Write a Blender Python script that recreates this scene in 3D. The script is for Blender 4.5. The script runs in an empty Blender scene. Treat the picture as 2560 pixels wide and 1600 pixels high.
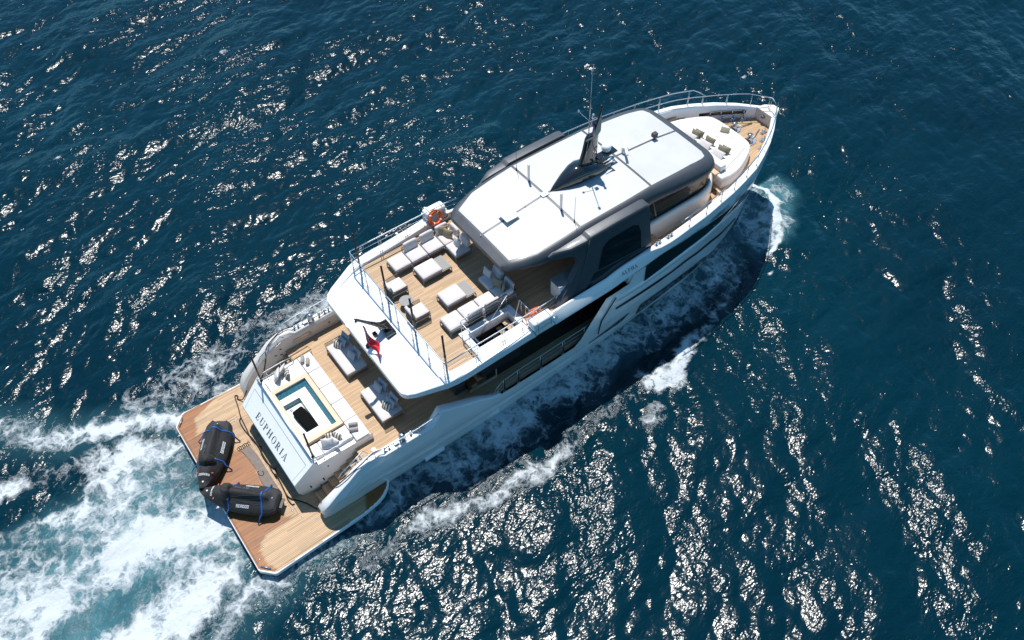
import bpy, bmesh, math, random
import numpy as np
from mathutils import Vector, Matrix, noise as mnoise
R = math.radians
random.seed(7)
S = bpy.context.scene

# ------------------------------------------------------------------ camera
cam = bpy.data.objects.new('camera', bpy.data.cameras.new('camera'))
S.collection.objects.link(cam)
_r = Vector((0.8043643578, -0.5937310379, -0.0219416169))
_u = Vector((0.4757949869, 0.6215921015, 0.622288028))
_f = Vector((0.355832981, 0.5109860214, -0.7824807829))
_m = Matrix(((_r.x, _u.x, -_f.x, 0.575294), (_r.y, _u.y, -_f.y, -21.576829), (_r.z, _u.z, -_f.z, 33.546262), (0, 0, 0, 1)))
cam.matrix_world = _m
cam.data.sensor_width = 36.0
cam.data.lens = 2169.5273 / 2560 * 36.0
cam.data.clip_start = 0.5
cam.data.clip_end = 6000
S.camera = cam

# ------------------------------------------------------------------ light
SUN = Vector((0.19, 0.395, 1.0)).normalized()
W = bpy.data.worlds.new('World'); S.world = W; W.use_nodes = True
nt = W.node_tree
sky = nt.nodes.new('ShaderNodeTexSky'); sky.sky_type = 'NISHITA'; sky.sun_disc = False
sky.sun_elevation = math.asin(SUN.z); sky.sun_rotation = math.atan2(SUN.x, SUN.y)
sky.air_density = 1.0; sky.dust_density = 0.3; sky.ozone_density = 2.0
bg = nt.nodes['Background']; bg.inputs['Strength'].default_value = 0.115
tint = nt.nodes.new('ShaderNodeVectorMath'); tint.operation = 'MULTIPLY'; tint.inputs[1].default_value = (0.49, 0.915, 1.05)
nt.links.new(sky.outputs[0], tint.inputs[0]); nt.links.new(tint.outputs[0], bg.inputs[0])
sl = bpy.data.lights.new('sun', 'SUN'); sl.energy = 5.0; sl.angle = R(0.53); sl.color = (1, 0.955, 0.89)
so = bpy.data.objects.new('sun', sl); S.collection.objects.link(so)
so.rotation_euler = (-SUN).to_track_quat('-Z', 'Y').to_euler()
S.view_settings.view_transform = 'Standard'; S.view_settings.look = 'None'
S.view_settings.exposure = 0.15; S.view_settings.gamma = 1.0
S.render.engine = 'CYCLES'
S.cycles.max_bounces = 8; S.cycles.transparent_max_bounces = 8
S.cycles.sample_clamp_indirect = 4.0; S.cycles.sample_clamp_direct = 3.0; S.cycles.caustics_reflective = False; S.cycles.caustics_refractive = False

# ------------------------------------------------------------------ helpers
C = S.collection
def tag(o, label=None, cat=None, group=None, kind=None):
    if label: o['label'] = label
    if cat: o['category'] = cat
    if group: o['group'] = group
    if kind: o['kind'] = kind
    return o
def empty(name, loc=(0, 0, 0), rz=0, label=None, cat=None, group=None, rot=None):
    o = bpy.data.objects.new(name, None); C.objects.link(o)
    o.empty_display_size = 0.2; o.location = loc; o.rotation_euler = rot if rot else (0, 0, rz)
    return tag(o, label, cat, group)
class MB:
    def __init__(s): s.v = []; s.f = []; s.sm = []
    def add(s, vs, fs, smooth=False, mat=None):
        o = len(s.v)
        for p in vs:
            p = Vector(p)
            if mat is not None: p = mat @ p
            s.v.append(tuple(p))
        for f in fs: s.f.append([i + o for i in f]); s.sm.append(smooth)
        return s
    def box(s, x0, x1, y0, y1, z0, z1, mat=None):
        vs = [(x, y, z) for x in (x0, x1) for y in (y0, y1) for z in (z0, z1)]
        fs = [(0, 1, 3, 2), (4, 6, 7, 5), (0, 4, 5, 1), (2, 3, 7, 6), (0, 2, 6, 4), (1, 5, 7, 3)]
        return s.add(vs, fs, mat=mat)
    def tube(s, pts, r, n=8, closed=False, caps=True, mat=None, flat=1.0):
        pts = [Vector(p) for p in pts]; N = len(pts); rs = r if isinstance(r, (list, tuple)) else [r] * N
        vs = []; prev = None
        for i, p in enumerate(pts):
            if closed: t = pts[(i + 1) % N] - pts[i - 1]
            else: t = pts[min(i + 1, N - 1)] - pts[max(i - 1, 0)]
            if t.length < 1e-9: t = Vector((0, 0, 1))
            t.normalize()
            if prev is None:
                a = Vector((0, 0, 1)) if abs(t.z) < 0.9 else Vector((1, 0, 0))
                n1 = t.cross(a).normalized()
            else:
                n1 = (prev - t * prev.dot(t))
                n1 = n1.normalized() if n1.length > 1e-6 else t.orthogonal().normalized()
            prev = n1; n2 = t.cross(n1)
            for k in range(n):
                a = 2 * math.pi * k / n
                vs.append(p + n1 * math.cos(a) * rs[i] + n2 * math.sin(a) * rs[i] * flat)
        fs = []
        for i in range(N if closed else N - 1):
            j = (i + 1) % N
            for k in range(n): fs.append((i * n + k, i * n + (k + 1) % n, j * n + (k + 1) % n, j * n + k))
        if caps and not closed:
            fs.append(tuple(range(n - 1, -1, -1))); fs.append(tuple((N - 1) * n + k for k in range(n)))
        return s.add(vs, fs, True, mat)
    def prism(s, poly, z0, z1, mat=None):          # poly in xy, z0/z1 numbers or functions of (x, y)
        n = len(poly); g = lambda z, p: z(*p) if callable(z) else z
        vs = [(p[0], p[1], g(z0, p)) for p in poly] + [(p[0], p[1], g(z1, p)) for p in poly]
        fs = [tuple(range(n - 1, -1, -1)), tuple(range(n, 2 * n))]
        for i in range(n): j = (i + 1) % n; fs.append((i, j, n + j, n + i))
        return s.add(vs, fs, mat=mat)
    def grid(s, P, smooth=True, closed=False, mat=None, flip=False):   # P rows of points
        nr = len(P); nc = len(P[0]); vs = [p for row in P for p in row]; fs = []
        for i in range(nr - 1):
            for j in range(nc if closed else nc - 1):
                k = (j + 1) % nc; q = (i * nc + j, i * nc + k, (i + 1) * nc + k, (i + 1) * nc + j)
                fs.append(q[::-1] if flip else q)
        return s.add(vs, fs, smooth, mat)
    def lathe(s, prof, n=20, loc=(0, 0, 0), mat=None, cap=True):      # prof: (r, z)
        M = Matrix.Translation(loc) if mat is None else mat @ Matrix.Translation(loc)
        P = [[(r * math.cos(2 * math.pi * k / n), r * math.sin(2 * math.pi * k / n), z) for k in range(n)] for r, z in prof]
        s.grid(P, True, True, M)
        if cap:
            for row in (P[0][::-1], P[-1]): s.add(row, [tuple(range(n))], False, M)
        return s
    def build(s, name, mat, parent=None, bevel=0, seg=2, weld=False, solid=0, label=None):
        me = bpy.data.meshes.new(name); me.from_pydata(s.v, [], s.f)
        me.polygons.foreach_set('use_smooth', s.sm); me.update()
        bm = bmesh.new(); bm.from_mesh(me)
        if weld: bmesh.ops.remove_doubles(bm, verts=bm.verts, dist=1e-4)
        bmesh.ops.recalc_face_normals(bm, faces=bm.faces)
        bm.to_mesh(me); bm.free()
        me.materials.append(mat)
        o = bpy.data.objects.new(name, me); C.objects.link(o)
        if parent is not None: o.parent = parent
        if solid:
            m = o.modifiers.new('s', 'SOLIDIFY'); m.thickness = solid; m.offset = 0
        if bevel:
            m = o.modifiers.new('b', 'BEVEL'); m.width = bevel; m.segments = seg; m.limit_method = 'ANGLE'; m.angle_limit = R(35)
            m.harden_normals = True
            for p in me.polygons: p.use_smooth = True
        if label: o['label'] = label
        return o
def interp(x, xs, ys): return float(np.interp(x, xs, ys))
def pbox(w, d, h, r=0.05, puff=0.03, n=9, nz=5, sag=None):
    """rounded, slightly puffed cushion centred on origin in xy, z from 0 to h"""
    bm = bmesh.new(); bmesh.ops.create_cube(bm, size=1.0)
    bmesh.ops.subdivide_edges(bm, edges=bm.edges, cuts=n - 2, use_grid_fill=True)
    vs = []
    for v in bm.verts:
        x, y, z = v.co
        # cluster the rings toward the edges
        f = lambda t: 0.5 * math.sin(math.pi * t)
        x, y, z = f(x), f(y), f(z)
        p = Vector((x * w, y * d, z * h))
        i = Vector((max(-w / 2 + r, min(w / 2 - r, p.x)), max(-d / 2 + r, min(d / 2 - r, p.y)), max(-h / 2 + min(r, h / 2.05), min(h / 2 - min(r, h / 2.05), p.z))))
        q = p - i
        if q.length > 1e-6:
            rr = Vector((r, r, min(r, h / 2.05))); q.normalize(); p = i + Vector((q.x * rr.x, q.y * rr.y, q.z * rr.z))
        u, t = 2 * p.x / w, 2 * p.y / d
        k = max(0, 1 - u * u) * max(0, 1 - t * t)
        p.z += puff * k ** 0.5 * (1 if p.z > 0 else -0.2) * (0.4 + 0.6 * min(1, abs(2 * p.z / h)))
        vs.append((p.x, p.y, p.z + h / 2))
    fs = [[v.index for v in f.verts] for f in bm.faces]; bm.free()
    return vs, fs
def pillow_geo(w, h, t, n=12, seed=0):
    """scatter pillow standing in the xz plane, centred, thickness along y"""
    rnd = random.Random(seed); ph = rnd.random() * 9
    P = []; vs = []; fs = []; idx = {}
    for side in (1, -1):
        for i in range(n + 1):
            for j in range(n + 1):
                u, v = 2 * i / n - 1, 2 * j / n - 1
                u, v = math.sin(u * math.pi / 2), math.sin(v * math.pi / 2)
                e = (1 - u ** 2) * (1 - v ** 2)
                edge = i in (0, n) or j in (0, n)
                key = (i, j, 1 if edge else side)
                if key in idx: continue
                pin = 1 - 0.07 * (1 - abs(u)) * abs(v) ** 2 - 0.07 * (1 - abs(v)) * abs(u) ** 2
                wr = 0.012 * math.sin(5 * u + 3 * v + ph) * (e ** 0.5)
                idx[key] = len(vs)
                vs.append((u * w / 2 * pin, side * (t / 2) * (max(e, 0) ** 0.42) + wr * side, v * h / 2 * pin))
    for side in (1, -1):
        for i in range(n):
            for j in range(n):
                q = []
                for a, b in ((i, j), (i + 1, j), (i + 1, j + 1), (i, j + 1)):
                    edge = a in (0, n) or b in (0, n); q.append(idx[(a, b, 1 if edge else side)])
                fs.append(q if side == -1 else q[::-1])
    return vs, fs

# ------------------------------------------------------------------ materials
def mat(name, col, rough=0.5, metal=0.0, coat=0.0, spec=0.5, vary=0.0, vscale=3.0, bump=0.0, bscale=60.0, sheen=0.0, trans=0.0, ior=None, alpha=None, dirt=0.0):
    m = bpy.data.materials.new(name); m.use_nodes = True; n = m.node_tree.nodes; l = m.node_tree.links
    b = n['Principled BSDF']; b.inputs['Base Color'].default_value = (*col, 1)
    b.inputs['Roughness'].default_value = rough; b.inputs['Metallic'].default_value = metal
    b.inputs['Coat Weight'].default_value = coat; b.inputs['Coat Roughness'].default_value = 0.06
    b.inputs['Specular IOR Level'].default_value = spec; b.inputs['Sheen Weight'].default_value = sheen
    b.inputs['Transmission Weight'].default_value = trans
    if ior: b.inputs['IOR'].default_value = ior
    tc = n.new('ShaderNodeNewGeometry')
    if vary or dirt:
        nz = n.new('ShaderNodeTexNoise'); nz.inputs['Scale'].default_value = vscale; nz.inputs['Detail'].default_value = 6; nz.inputs['Roughness'].default_value = 0.6
        l.new(tc.outputs['Position'], nz.inputs['Vector'])
        mr = n.new('ShaderNodeMapRange'); mr.inputs['From Min'].default_value = 0.3; mr.inputs['From Max'].default_value = 0.7
        mr.inputs['To Min'].default_value = 1 - vary; mr.inputs['To Max'].default_value = 1 + vary * 0.6
        l.new(nz.outputs[0], mr.inputs[0])
        mx = n.new('ShaderNodeVectorMath'); mx.operation = 'SCALE'; mx.inputs[0].default_value = col
        l.new(mr.outputs[0], mx.inputs['Scale']); l.new(mx.outputs[0], b.inputs['Base Color'])
        mr2 = n.new('ShaderNodeMapRange'); mr2.inputs['To Min'].default_value = max(0.02, rough * 0.75); mr2.inputs['To Max'].default_value = min(1, rough * 1.3)
        l.new(nz.outputs[0], mr2.inputs[0]); l.new(mr2.outputs[0], b.inputs['Roughness'])
    if bump:
        nb = n.new('ShaderNodeTexNoise'); nb.inputs['Scale'].default_value = bscale; nb.inputs['Detail'].default_value = 4
        l.new(tc.outputs['Position'], nb.inputs['Vector'])
        bp = n.new('ShaderNodeBump'); bp.inputs['Strength'].default_value = 1.0; bp.inputs['Distance'].default_value = bump
        l.new(nb.outputs[0], bp.inputs['Height']); l.new(bp.outputs[0], b.inputs['Normal'])
    return m
M = {}
M['gel'] = mat('white gelcoat', (0.84, 0.835, 0.83), 0.22, coat=0.5, vary=0.03, vscale=0.6)
M['gelwall'] = mat('warm shaded gelcoat', (0.66, 0.61, 0.56), 0.35, coat=0.2, vary=0.03, vscale=0.8)  # white gelcoat with warm shade and bounce off the teak put into its colour
M['roofwhite'] = mat('white roof panel', (0.52, 0.52, 0.515), 0.5, vary=0.05, vscale=0.9)
M['char'] = mat('charcoal metallic paint', (0.085, 0.090, 0.100), 0.45, metal=0.40, coat=0.10, vary=0.05, vscale=2.0, bump=0.0006, bscale=400)
M['seam'] = mat('dark roof seam', (0.07, 0.065, 0.06), 0.5)
M['gloss'] = mat('gloss black paint', (0.012, 0.012, 0.014), 0.08, coat=1.0)
M['dark'] = mat('matt black', (0.015, 0.015, 0.017), 0.5)
M['velvet'] = mat('black cloth', (0.006, 0.006, 0.006), 0.95, spec=0.1)
M['glass'] = mat('black window glass', (0.006, 0.008, 0.010), 0.04, spec=0.6)
M['steel'] = mat('polished steel', (0.70, 0.70, 0.71), 0.24, metal=1.0)
M['steelb'] = mat('brushed steel', (0.5, 0.51, 0.53), 0.32, metal=1.0)
M['bronze'] = mat('dark bronze tube', (0.05, 0.042, 0.036), 0.35, metal=0.5)
M['frame'] = mat('taupe powder coated frame', (0.30, 0.27, 0.245), 0.45, vary=0.04)
M['rope'] = mat('woven taupe rope', (0.15, 0.12, 0.10), 0.8)
M['cush'] = mat('cream outdoor fabric', (0.60, 0.555, 0.535), 0.9, vary=0.06, vscale=5, bump=0.012, bscale=7, sheen=0.2)
M['cabinwood'] = mat('brightened cabin floor wood', (0.38, 0.20, 0.09), 0.4, vary=0.2, vscale=6)  # wood colour lightened to stand in for sun and bounce light in the cabin
M['cushw'] = mat('white vinyl pad', (0.72, 0.70, 0.68), 0.55, vary=0.05, vscale=2, bump=0.008, bscale=7)
M['pgrey'] = mat('grey pillow fabric', (0.36, 0.37, 0.41), 0.9, vary=0.07, vscale=8, bump=0.002, bscale=60, sheen=0.2)
M['ptan'] = mat('tan pillow fabric', (0.33, 0.25, 0.15), 0.9, vary=0.08, vscale=8, bump=0.003, bscale=70)
M['polive'] = mat('olive pillow fabric', (0.26, 0.23, 0.16), 0.9, vary=0.08, vscale=9, bump=0.002, bscale=60)
M['pwhite'] = mat('white pillow fabric', (0.62, 0.585, 0.57), 0.9, vary=0.05, vscale=9, bump=0.004, bscale=40)
M['towel'] = mat('greige towel', (0.33, 0.29, 0.27), 1.0, vary=0.1, vscale=12, bump=0.006, bscale=150, sheen=0.3)
M['tabletop'] = mat('grey stone top', (0.20, 0.20, 0.195), 0.5, vary=0.06, vscale=5)
M['cover'] = mat('black fabric cover', (0.017, 0.017, 0.018), 0.78, vary=0.25, vscale=4, bump=0.02, bscale=7, sheen=0.05)
M['cover2'] = mat('dark grey fabric panel', (0.035, 0.036, 0.04), 0.75, vary=0.2, vscale=5, bump=0.008, bscale=12)
M['bluestrap'] = mat('blue webbing', (0.008, 0.10, 0.36), 0.5)
M['white'] = mat('white print', (0.8, 0.8, 0.8), 0.5)
M['greyp'] = mat('grey print', (0.12, 0.12, 0.14), 0.5)
M['lett'] = mat('dark grey lettering', (0.05, 0.055, 0.065), 0.35)
M['redm'] = mat('red webbing', (0.45, 0.02, 0.015), 0.6)
M['yel'] = mat('yellow plastic', (0.75, 0.6, 0.03), 0.5)
M['orange'] = mat('orange lifebuoy', (0.80, 0.12, 0.015), 0.45)
M['ropeb'] = mat('black rope', (0.018, 0.016, 0.016), 0.85, bump=0.004, bscale=90)
M['mat'] = mat('grey rubber mat', (0.20, 0.165, 0.145), 0.9, vary=0.22, vscale=5, bump=0.004, bscale=60)
M['mosaic'] = None
M['tealwell'] = mat('teal moulded well', (0.16, 0.30, 0.31), 0.3)
M['wood'] = mat('light oak rim', (0.58, 0.40, 0.265), 0.45, vary=0.06, vscale=6)
M['beige'] = mat('beige interior', (0.45, 0.38, 0.31), 0.6, vary=0.05)
M['walnut'] = mat('walnut interior', (0.13, 0.055, 0.025), 0.4, vary=0.25, vscale=7)
M['plast'] = mat('white plastic', (0.78, 0.78, 0.78), 0.3, coat=0.3)

def teak(name, dry=(0.46, 0.300, 0.165), wet=(0.275, 0.098, 0.020), axis='Y', pitch=0.072, use_wet=False, line=0.72):
    m = bpy.data.materials.new(name); m.use_nodes = True; n = m.node_tree.nodes; l = m.node_tree.links; b = n['Principled BSDF']
    g = n.new('ShaderNodeNewGeometry'); sp = n.new('ShaderNodeSeparateXYZ'); l.new(g.outputs['Position'], sp.inputs[0])
    def math_(op, a, c=None, d=None):
        q = n.new('ShaderNodeMath'); q.operation = op
        for i, x in enumerate((a, c, d)):
            if x is None: continue
            if isinstance(x, (int, float)): q.inputs[i].default_value = x
            else: l.new(x, q.inputs[i])
        return q.outputs[0]
    y = sp.outputs[axis]; x = sp.outputs['X' if axis == 'Y' else 'Y']
    s = math_('DIVIDE', y, pitch); fl = math_('FLOOR', s); fr = math_('FRACT', s)
    e = math_('ABSOLUTE', math_('SUBTRACT', fr, 0.5))
    ln = math_('SMOOTH_MIN', 1, 1, 0)
    mr = n.new('ShaderNodeMapRange'); mr.inputs['From Min'].default_value = 0.36; mr.inputs['From Max'].default_value = 0.47
    mr.inputs['To Min'].default_value = 1.0; mr.inputs['To Max'].default_value = 1 - line; l.new(e, mr.inputs[0])
    wn = n.new('ShaderNodeTexWhiteNoise'); wn.noise_dimensions = '2D'; cb = n.new('ShaderNodeCombineXYZ')
    seg = math_('FLOOR', math_('DIVIDE', math_('ADD', x, math_('MULTIPLY', fl, 0.77)), 2.3))
    l.new(fl, cb.inputs[0]); l.new(seg, cb.inputs[1]); l.new(cb.outputs[0], wn.inputs['Vector'])
    pv = math_('MULTIPLY_ADD', wn.outputs['Value'], 0.34, 0.83)
    # stretched grain
    cs = n.new('ShaderNodeCombineXYZ'); l.new(math_('MULTIPLY', x, 1.3), cs.inputs[0]); l.new(math_('MULTIPLY', y, 30.0), cs.inputs[1])
    nz = n.new('ShaderNodeTexNoise'); nz.inputs['Scale'].default_value = 1.0; nz.inputs['Detail'].default_value = 5; l.new(cs.outputs[0], nz.inputs['Vector'])
    gv = math_('MULTIPLY_ADD', nz.outputs[0], 0.30, 0.85)
    nb = n.new('ShaderNodeTexNoise'); nb.inputs['Scale'].default_value = 0.8; nb.inputs['Detail'].default_value = 5; l.new(g.outputs['Position'], nb.inputs['Vector'])
    bv = math_('MULTIPLY_ADD', nb.outputs[0], 0.30, 0.85)
    k = math_('MULTIPLY', math_('MULTIPLY', pv, gv), math_('MULTIPLY', bv, mr.outputs[0]))
    mx = n.new('ShaderNodeMix'); mx.data_type = 'RGBA'; mx.inputs['A'].default_value = (*dry, 1); mx.inputs['B'].default_value = (*wet, 1)
    if use_wet:
        at = n.new('ShaderNodeAttribute'); at.attribute_name = 'wet'
        l.new(at.outputs['Fac'], mx.inputs['Factor'])
        rr = math_('MULTIPLY_ADD', at.outputs['Fac'], -0.05, 0.6); l.new(rr, b.inputs['Roughness'])
        gvw = math_('MULTIPLY', math_('SUBTRACT', nz.outputs[0], 0.5), math_('MULTIPLY', at.outputs['Fac'], 1.3))
        k = math_('ADD', k, gvw)
    else:
        mx.inputs['Factor'].default_value = 0; b.inputs['Roughness'].default_value = 0.6
    vm = n.new('ShaderNodeVectorMath'); vm.operation = 'SCALE'; l.new(mx.outputs['Result'], vm.inputs[0]); l.new(k, vm.inputs['Scale'])
    l.new(vm.outputs[0], b.inputs['Base Color'])
    return m
M['teak'] = teak('teak decking')
M['teakp'] = teak('teak platform decking', use_wet=True)
M['teakx'] = teak('teak athwartships', axis='X')
def mosaic():
    m = mat('teal mosaic', (0.10, 0.27, 0.31), 0.25); n = m.node_tree.nodes; l = m.node_tree.links; b = n['Principled BSDF']
    g = n.new('ShaderNodeNewGeometry'); v = n.new('ShaderNodeTexVoronoi'); v.inputs['Scale'].default_value = 22
    l.new(g.outputs['Position'], v.inputs['Vector'])
    cr = n.new('ShaderNodeValToRGB'); cr.color_ramp.elements[0].color = (0.03, 0.13, 0.17, 1); cr.color_ramp.elements[1].color = (0.10, 0.28, 0.33, 1)
    l.new(v.outputs['Color'], cr.inputs[0]); l.new(cr.outputs[0], b.inputs['Base Color']); return m
M['mosaic'] = mosaic()
def stripes():
    m = mat('striped pillow fabric', (0.6, 0.58, 0.52), 0.9, bump=0.003, bscale=60); n = m.node_tree.nodes; l = m.node_tree.links; b = n['Principled BSDF']
    t = n.new('ShaderNodeTexCoord'); w = n.new('ShaderNodeTexWave'); w.wave_type = 'BANDS'; w.bands_direction = 'X'; w.inputs['Scale'].default_value = 2.6
    l.new(t.outputs['Object'], w.inputs['Vector']); cr = n.new('ShaderNodeValToRGB'); cr.color_ramp.interpolation = 'CONSTANT'
    cr.color_ramp.elements[0].color = (0.14, 0.13, 0.10, 1); cr.color_ramp.elements[1].position = 0.55; cr.color_ramp.elements[1].color = (0.68, 0.65, 0.58, 1)
    l.new(w.outputs[0], cr.inputs[0]); l.new(cr.outputs[0], b.inputs['Base Color']); return m
M['stripe'] = stripes()
def clearglass():
    m = bpy.data.materials.new('clear cabin glass'); m.use_nodes = True; n = m.node_tree.nodes; l = m.node_tree.links
    n.remove(n['Principled BSDF']); o = n['Material Output']
    t = n.new('ShaderNodeBsdfTransparent'); t.inputs[0].default_value = (0.88, 0.90, 0.90, 1); g = n.new('ShaderNodeBsdfGlossy'); g.inputs['Roughness'].default_value = 0.02
    f = n.new('ShaderNodeFresnel'); f.inputs[0].default_value = 1.45; mx = n.new('ShaderNodeMixShader')
    l.new(f.outputs[0], mx.inputs[0]); l.new(t.outputs[0], mx.inputs[1]); l.new(g.outputs[0], mx.inputs[2]); l.new(mx.outputs[0], o.inputs[0]); return m
M['clear'] = clearglass()
# ------------------------------------------------------------------ sea
def ocean(N=1024, L=96.0, seed=3):
    rng = np.random.default_rng(seed)
    k = 2 * np.pi * np.fft.fftfreq(N, L / N); kx, ky = np.meshgrid(k, k, indexing='ij')
    kk = np.hypot(kx, ky); kk[0, 0] = 1
    wd = np.radians(122)                       # heading the sea runs toward
    c = (kx * np.cos(wd) + ky * np.sin(wd)) / kk
    def spec(lp, amp, spread, p, lmin):
        kp = 2 * np.pi / lp
        s = np.exp(-1.0 * (kp / kk) ** 2) / kk ** p * np.exp(-(kk * lmin / 6.28) ** 2)
        d = np.abs(c) ** spread + 0.08
        d = np.where(c < 0, d * 0.25, d)
        P = s * d; P[0, 0] = 0
        z = (rng.normal(size=(N, N)) + 1j * rng.normal(size=(N, N))) * np.sqrt(P)
        h = np.fft.ifft2(z).real; f = amp / h.std()
        return z * f
    z = spec(26.0, 0.11, 4.0, 4.5, 4.0) + spec(8.5, 0.066, 3.4, 4.0, 0.7) + spec(2.6, 0.024, 1.8, 3.9, 0.3) + spec(0.95, 0.0065, 0.9, 3.6, 0.16)
    h = np.fft.ifft2(z).real
    dx = np.fft.ifft2(-1j * kx / kk * z).real; dy = np.fft.ifft2(-1j * ky / kk * z).real
    return h, dx, dy
NF, LF = 1024, 96.0
OH, ODX, ODY = ocean()
def fbm(x, y, scale, octs=5, seed=0, ridged=False, gain=0.55):
    """periodic-free value noise on arrays"""
    out = np.zeros_like(x); a = 1.0; tot = 0; rng = np.random.default_rng(seed)
    for o in range(octs):
        T = rng.random((256, 256)); ang = 0.6 * o + seed
        u = (x * math.cos(ang) + y * math.sin(ang)) * scale * 2 ** o + 37.7 * o; v = (-x * math.sin(ang) + y * math.cos(ang)) * scale * 2 ** o + 11.3
        i = np.floor(u).astype(int); j = np.floor(v).astype(int); fu = u - i; fv = v - j
        fu = fu * fu * (3 - 2 * fu); fv = fv * fv * (3 - 2 * fv)
        i &= 255; j &= 255; i1 = (i + 1) & 255; j1 = (j + 1) & 255
        n = (T[i, j] * (1 - fu) + T[i1, j] * fu) * (1 - fv) + (T[i, j1] * (1 - fu) + T[i1, j1] * fu) * fv
        if ridged: n = 1 - np.abs(2 * n - 1)
        out += a * n; tot += a; a *= gain
    return out / tot
def seg_dist(x, y, pts):
    """distance to a polyline and the parameter along it (0..1) at the nearest point"""
    best = np.full_like(x, 1e9); par = np.zeros_like(x); n = len(pts) - 1
    for i in range(n):
        ax, ay = pts[i]; bx, by = pts[i + 1]; dx, dy = bx - ax, by - ay
        t = np.clip(((x - ax) * dx + (y - ay) * dy) / (dx * dx + dy * dy), 0, 1)
        d = np.hypot(x - ax - t * dx, y - ay - t * dy); m = d < best
        best = np.where(m, d, best); par = np.where(m, (i + t) / n, par)
    return best, par
sstep = lambda a, b, x: (lambda t: t * t * (3 - 2 * t))(np.clip((x - a) / (b - a), 0, 1))
def hull_half(x):
    return np.interp(x, [0, 8, 12, 16, 20, 22, 24, 26, 28, 29, 30, 31, 31.9, 40], [3.6, 3.65, 3.65, 3.5, 3.25, 3.1, 2.95, 2.62, 2.0, 1.6, 1.12, .55, 0, 0])
def foam_fields(x, y):
    wx = x + 1.6 * (fbm(x, y, .35, 4, 5) - .5) + 0.5 * (fbm(x, y, 1.4, 3, 9) - .5); wy = y + 1.6 * (fbm(x, y, .35, 4, 6) - .5) + .5 * (fbm(x, y, 1.4, 3, 19) - .5)
    foam = np.zeros_like(x); aer = np.zeros_like(x)
    n1 = fbm(wx, wy, .55, 5, 21); n2 = fbm(wx, wy, .25, 4, 22); r1 = fbm(wx, wy, .45, 5, 23, True)
    # broad stern wake
    half = 5.0 + 0.40 * np.maximum(0, -x)
    inside = sstep(.9, -0.2, wx) * sstep(half, half - 1.8, np.abs(wy - .3))
    foam = np.maximum(foam, inside * (0.37 + 0.60 * (n1 - .45) + .35 * (n2 - .5)))
    # dark clear patches on the port quarter
    d, t = seg_dist(wx, wy, [(-12, 5.4), (-7.4, 5.0), (-5.0, 4.3)]); foam *= 1 - .8 * sstep(1.0, .3, d)
    d, t = seg_dist(wx, wy, [(-7.2, -1.3), (-4.9, -1.9), (-3.6, -2.3)]); foam *= 1 - .65 * sstep(1.0, .2, d)
    # bright streaks of propeller wash
    for pts, w, a in (([(-.3, -.4), (-1.6, -.45), (-4.0, .3), (-6.3, .3), (-10, 1.0)], 1.0, .21), ([(-.4, -1.0), (-2.2, -1.3), (-4.2, -.9)], .8, .2), ([(-.2, 3.4), (-2.6, 3.6), (-6, 4.0)], 1.0, .10),
                      ([(-6.3, .3), (-7.4, -.6), (-8.2, -1.4), (-7.2, -2.2)], .5, .22), ([(-.6, -3.7), (-2.4, -3.9), (-4.4, -4.0)], 1.2, .16)):
        d, t = seg_dist(wx, wy, pts); foam = foam + a * sstep(w * (1 + .6 * t), 0.0, d) * (.55 + 1.1 * (n1 - .2)) * inside
    aer = np.maximum(aer, sstep(.9, -.2, wx) * sstep(5.2, 2.6, np.abs(wy + .3)) * (.52 + .9 * (n2 - .42)))
    d, t = seg_dist(wx, wy, [(.4, -.9), (-1.6, -.9), (-4.5, -.2), (-9, .6)]); aer = np.maximum(aer, .95 * sstep(3.0, .4, d))
    # breaking outer edges of the wake
    for pts, w, a in (([(.6, 4.85), (-1.7, 5.7), (-3.2, 6.8), (-5.2, 8.2), (-7.2, 9.8), (-11, 12.4)], 1.3, .56), ([(.9, -4.4), (-.6, -4.7), (-1.6, -5.2), (-3.2, -6.2), (-6, -7.5)], 1.3, .46)):
        d, t = seg_dist(wx, wy, pts); foam = np.maximum(foam, (a * (1 - .3 * t) + .6 * (n1 - .5)) * sstep(w, .05, d))
        aer = np.maximum(aer, .25 * sstep(w * 1.5, .2, d))
    # churn along both sides of the hull
    hh = hull_half(x); off = np.abs(wy) - hh
    side = sstep(3.3, .5, off) * sstep(-.5, 1.5, x) * sstep(30.5, 26, x)
    side *= np.where(y > 0, .46, np.interp(x, [0, 6, 12, 24], [.34, .38, .48, .46])) * sstep(.22, .55, n2 + .10)
    foam = np.maximum(foam, side + .42 * (n1 - .5) * (side > .05))
    aer = np.maximum(aer, .40 * sstep(2.2, .2, off) * sstep(-.5, 1.5, x) * sstep(31, 27, x))
    # port quarter lace
    d, t = seg_dist(wx, wy, [(12, 6.2), (7, 7.2), (3.2, 7.0), (-.5, 7.0)]); foam = np.maximum(foam, (.30 + .5 * (n1 - .5)) * sstep(2.0, .3, d))
    # bow wave and its trailing crest on the starboard side (mirrored to port)
    s = -1
    d, t = seg_dist(wx, wy, [(32.2, s * .1), (32.5, s * .9), (32.3, s * 1.8), (31.4, s * 2.7), (30.3, s * 3.2), (29.4, s * 3.8)])
    w = np.interp(t, [0, .3, .6, 1], [.25, .45, .60, .35]); foam = np.maximum(foam, (.86 - .2 * t + .5 * (n1 - .5)) * sstep(w, w * .1, d))
    wedge = sstep(0, .25, -y - hull_half(x)) * sstep(3.9, 3.0, np.hypot((wx - 30.4) * .95, wy + .1)) * sstep(28.2, 29.4, x)
    foam = np.maximum(foam, wedge * (.40 + .8 * (n1 - .5))); aer = np.maximum(aer, .55 * wedge)
    d, t = seg_dist(wx, wy, [(31.6, .5), (30.4, 1.6), (29.0, 2.4)]); foam = np.maximum(foam, .5 * sstep(.5, .05, d))
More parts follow.
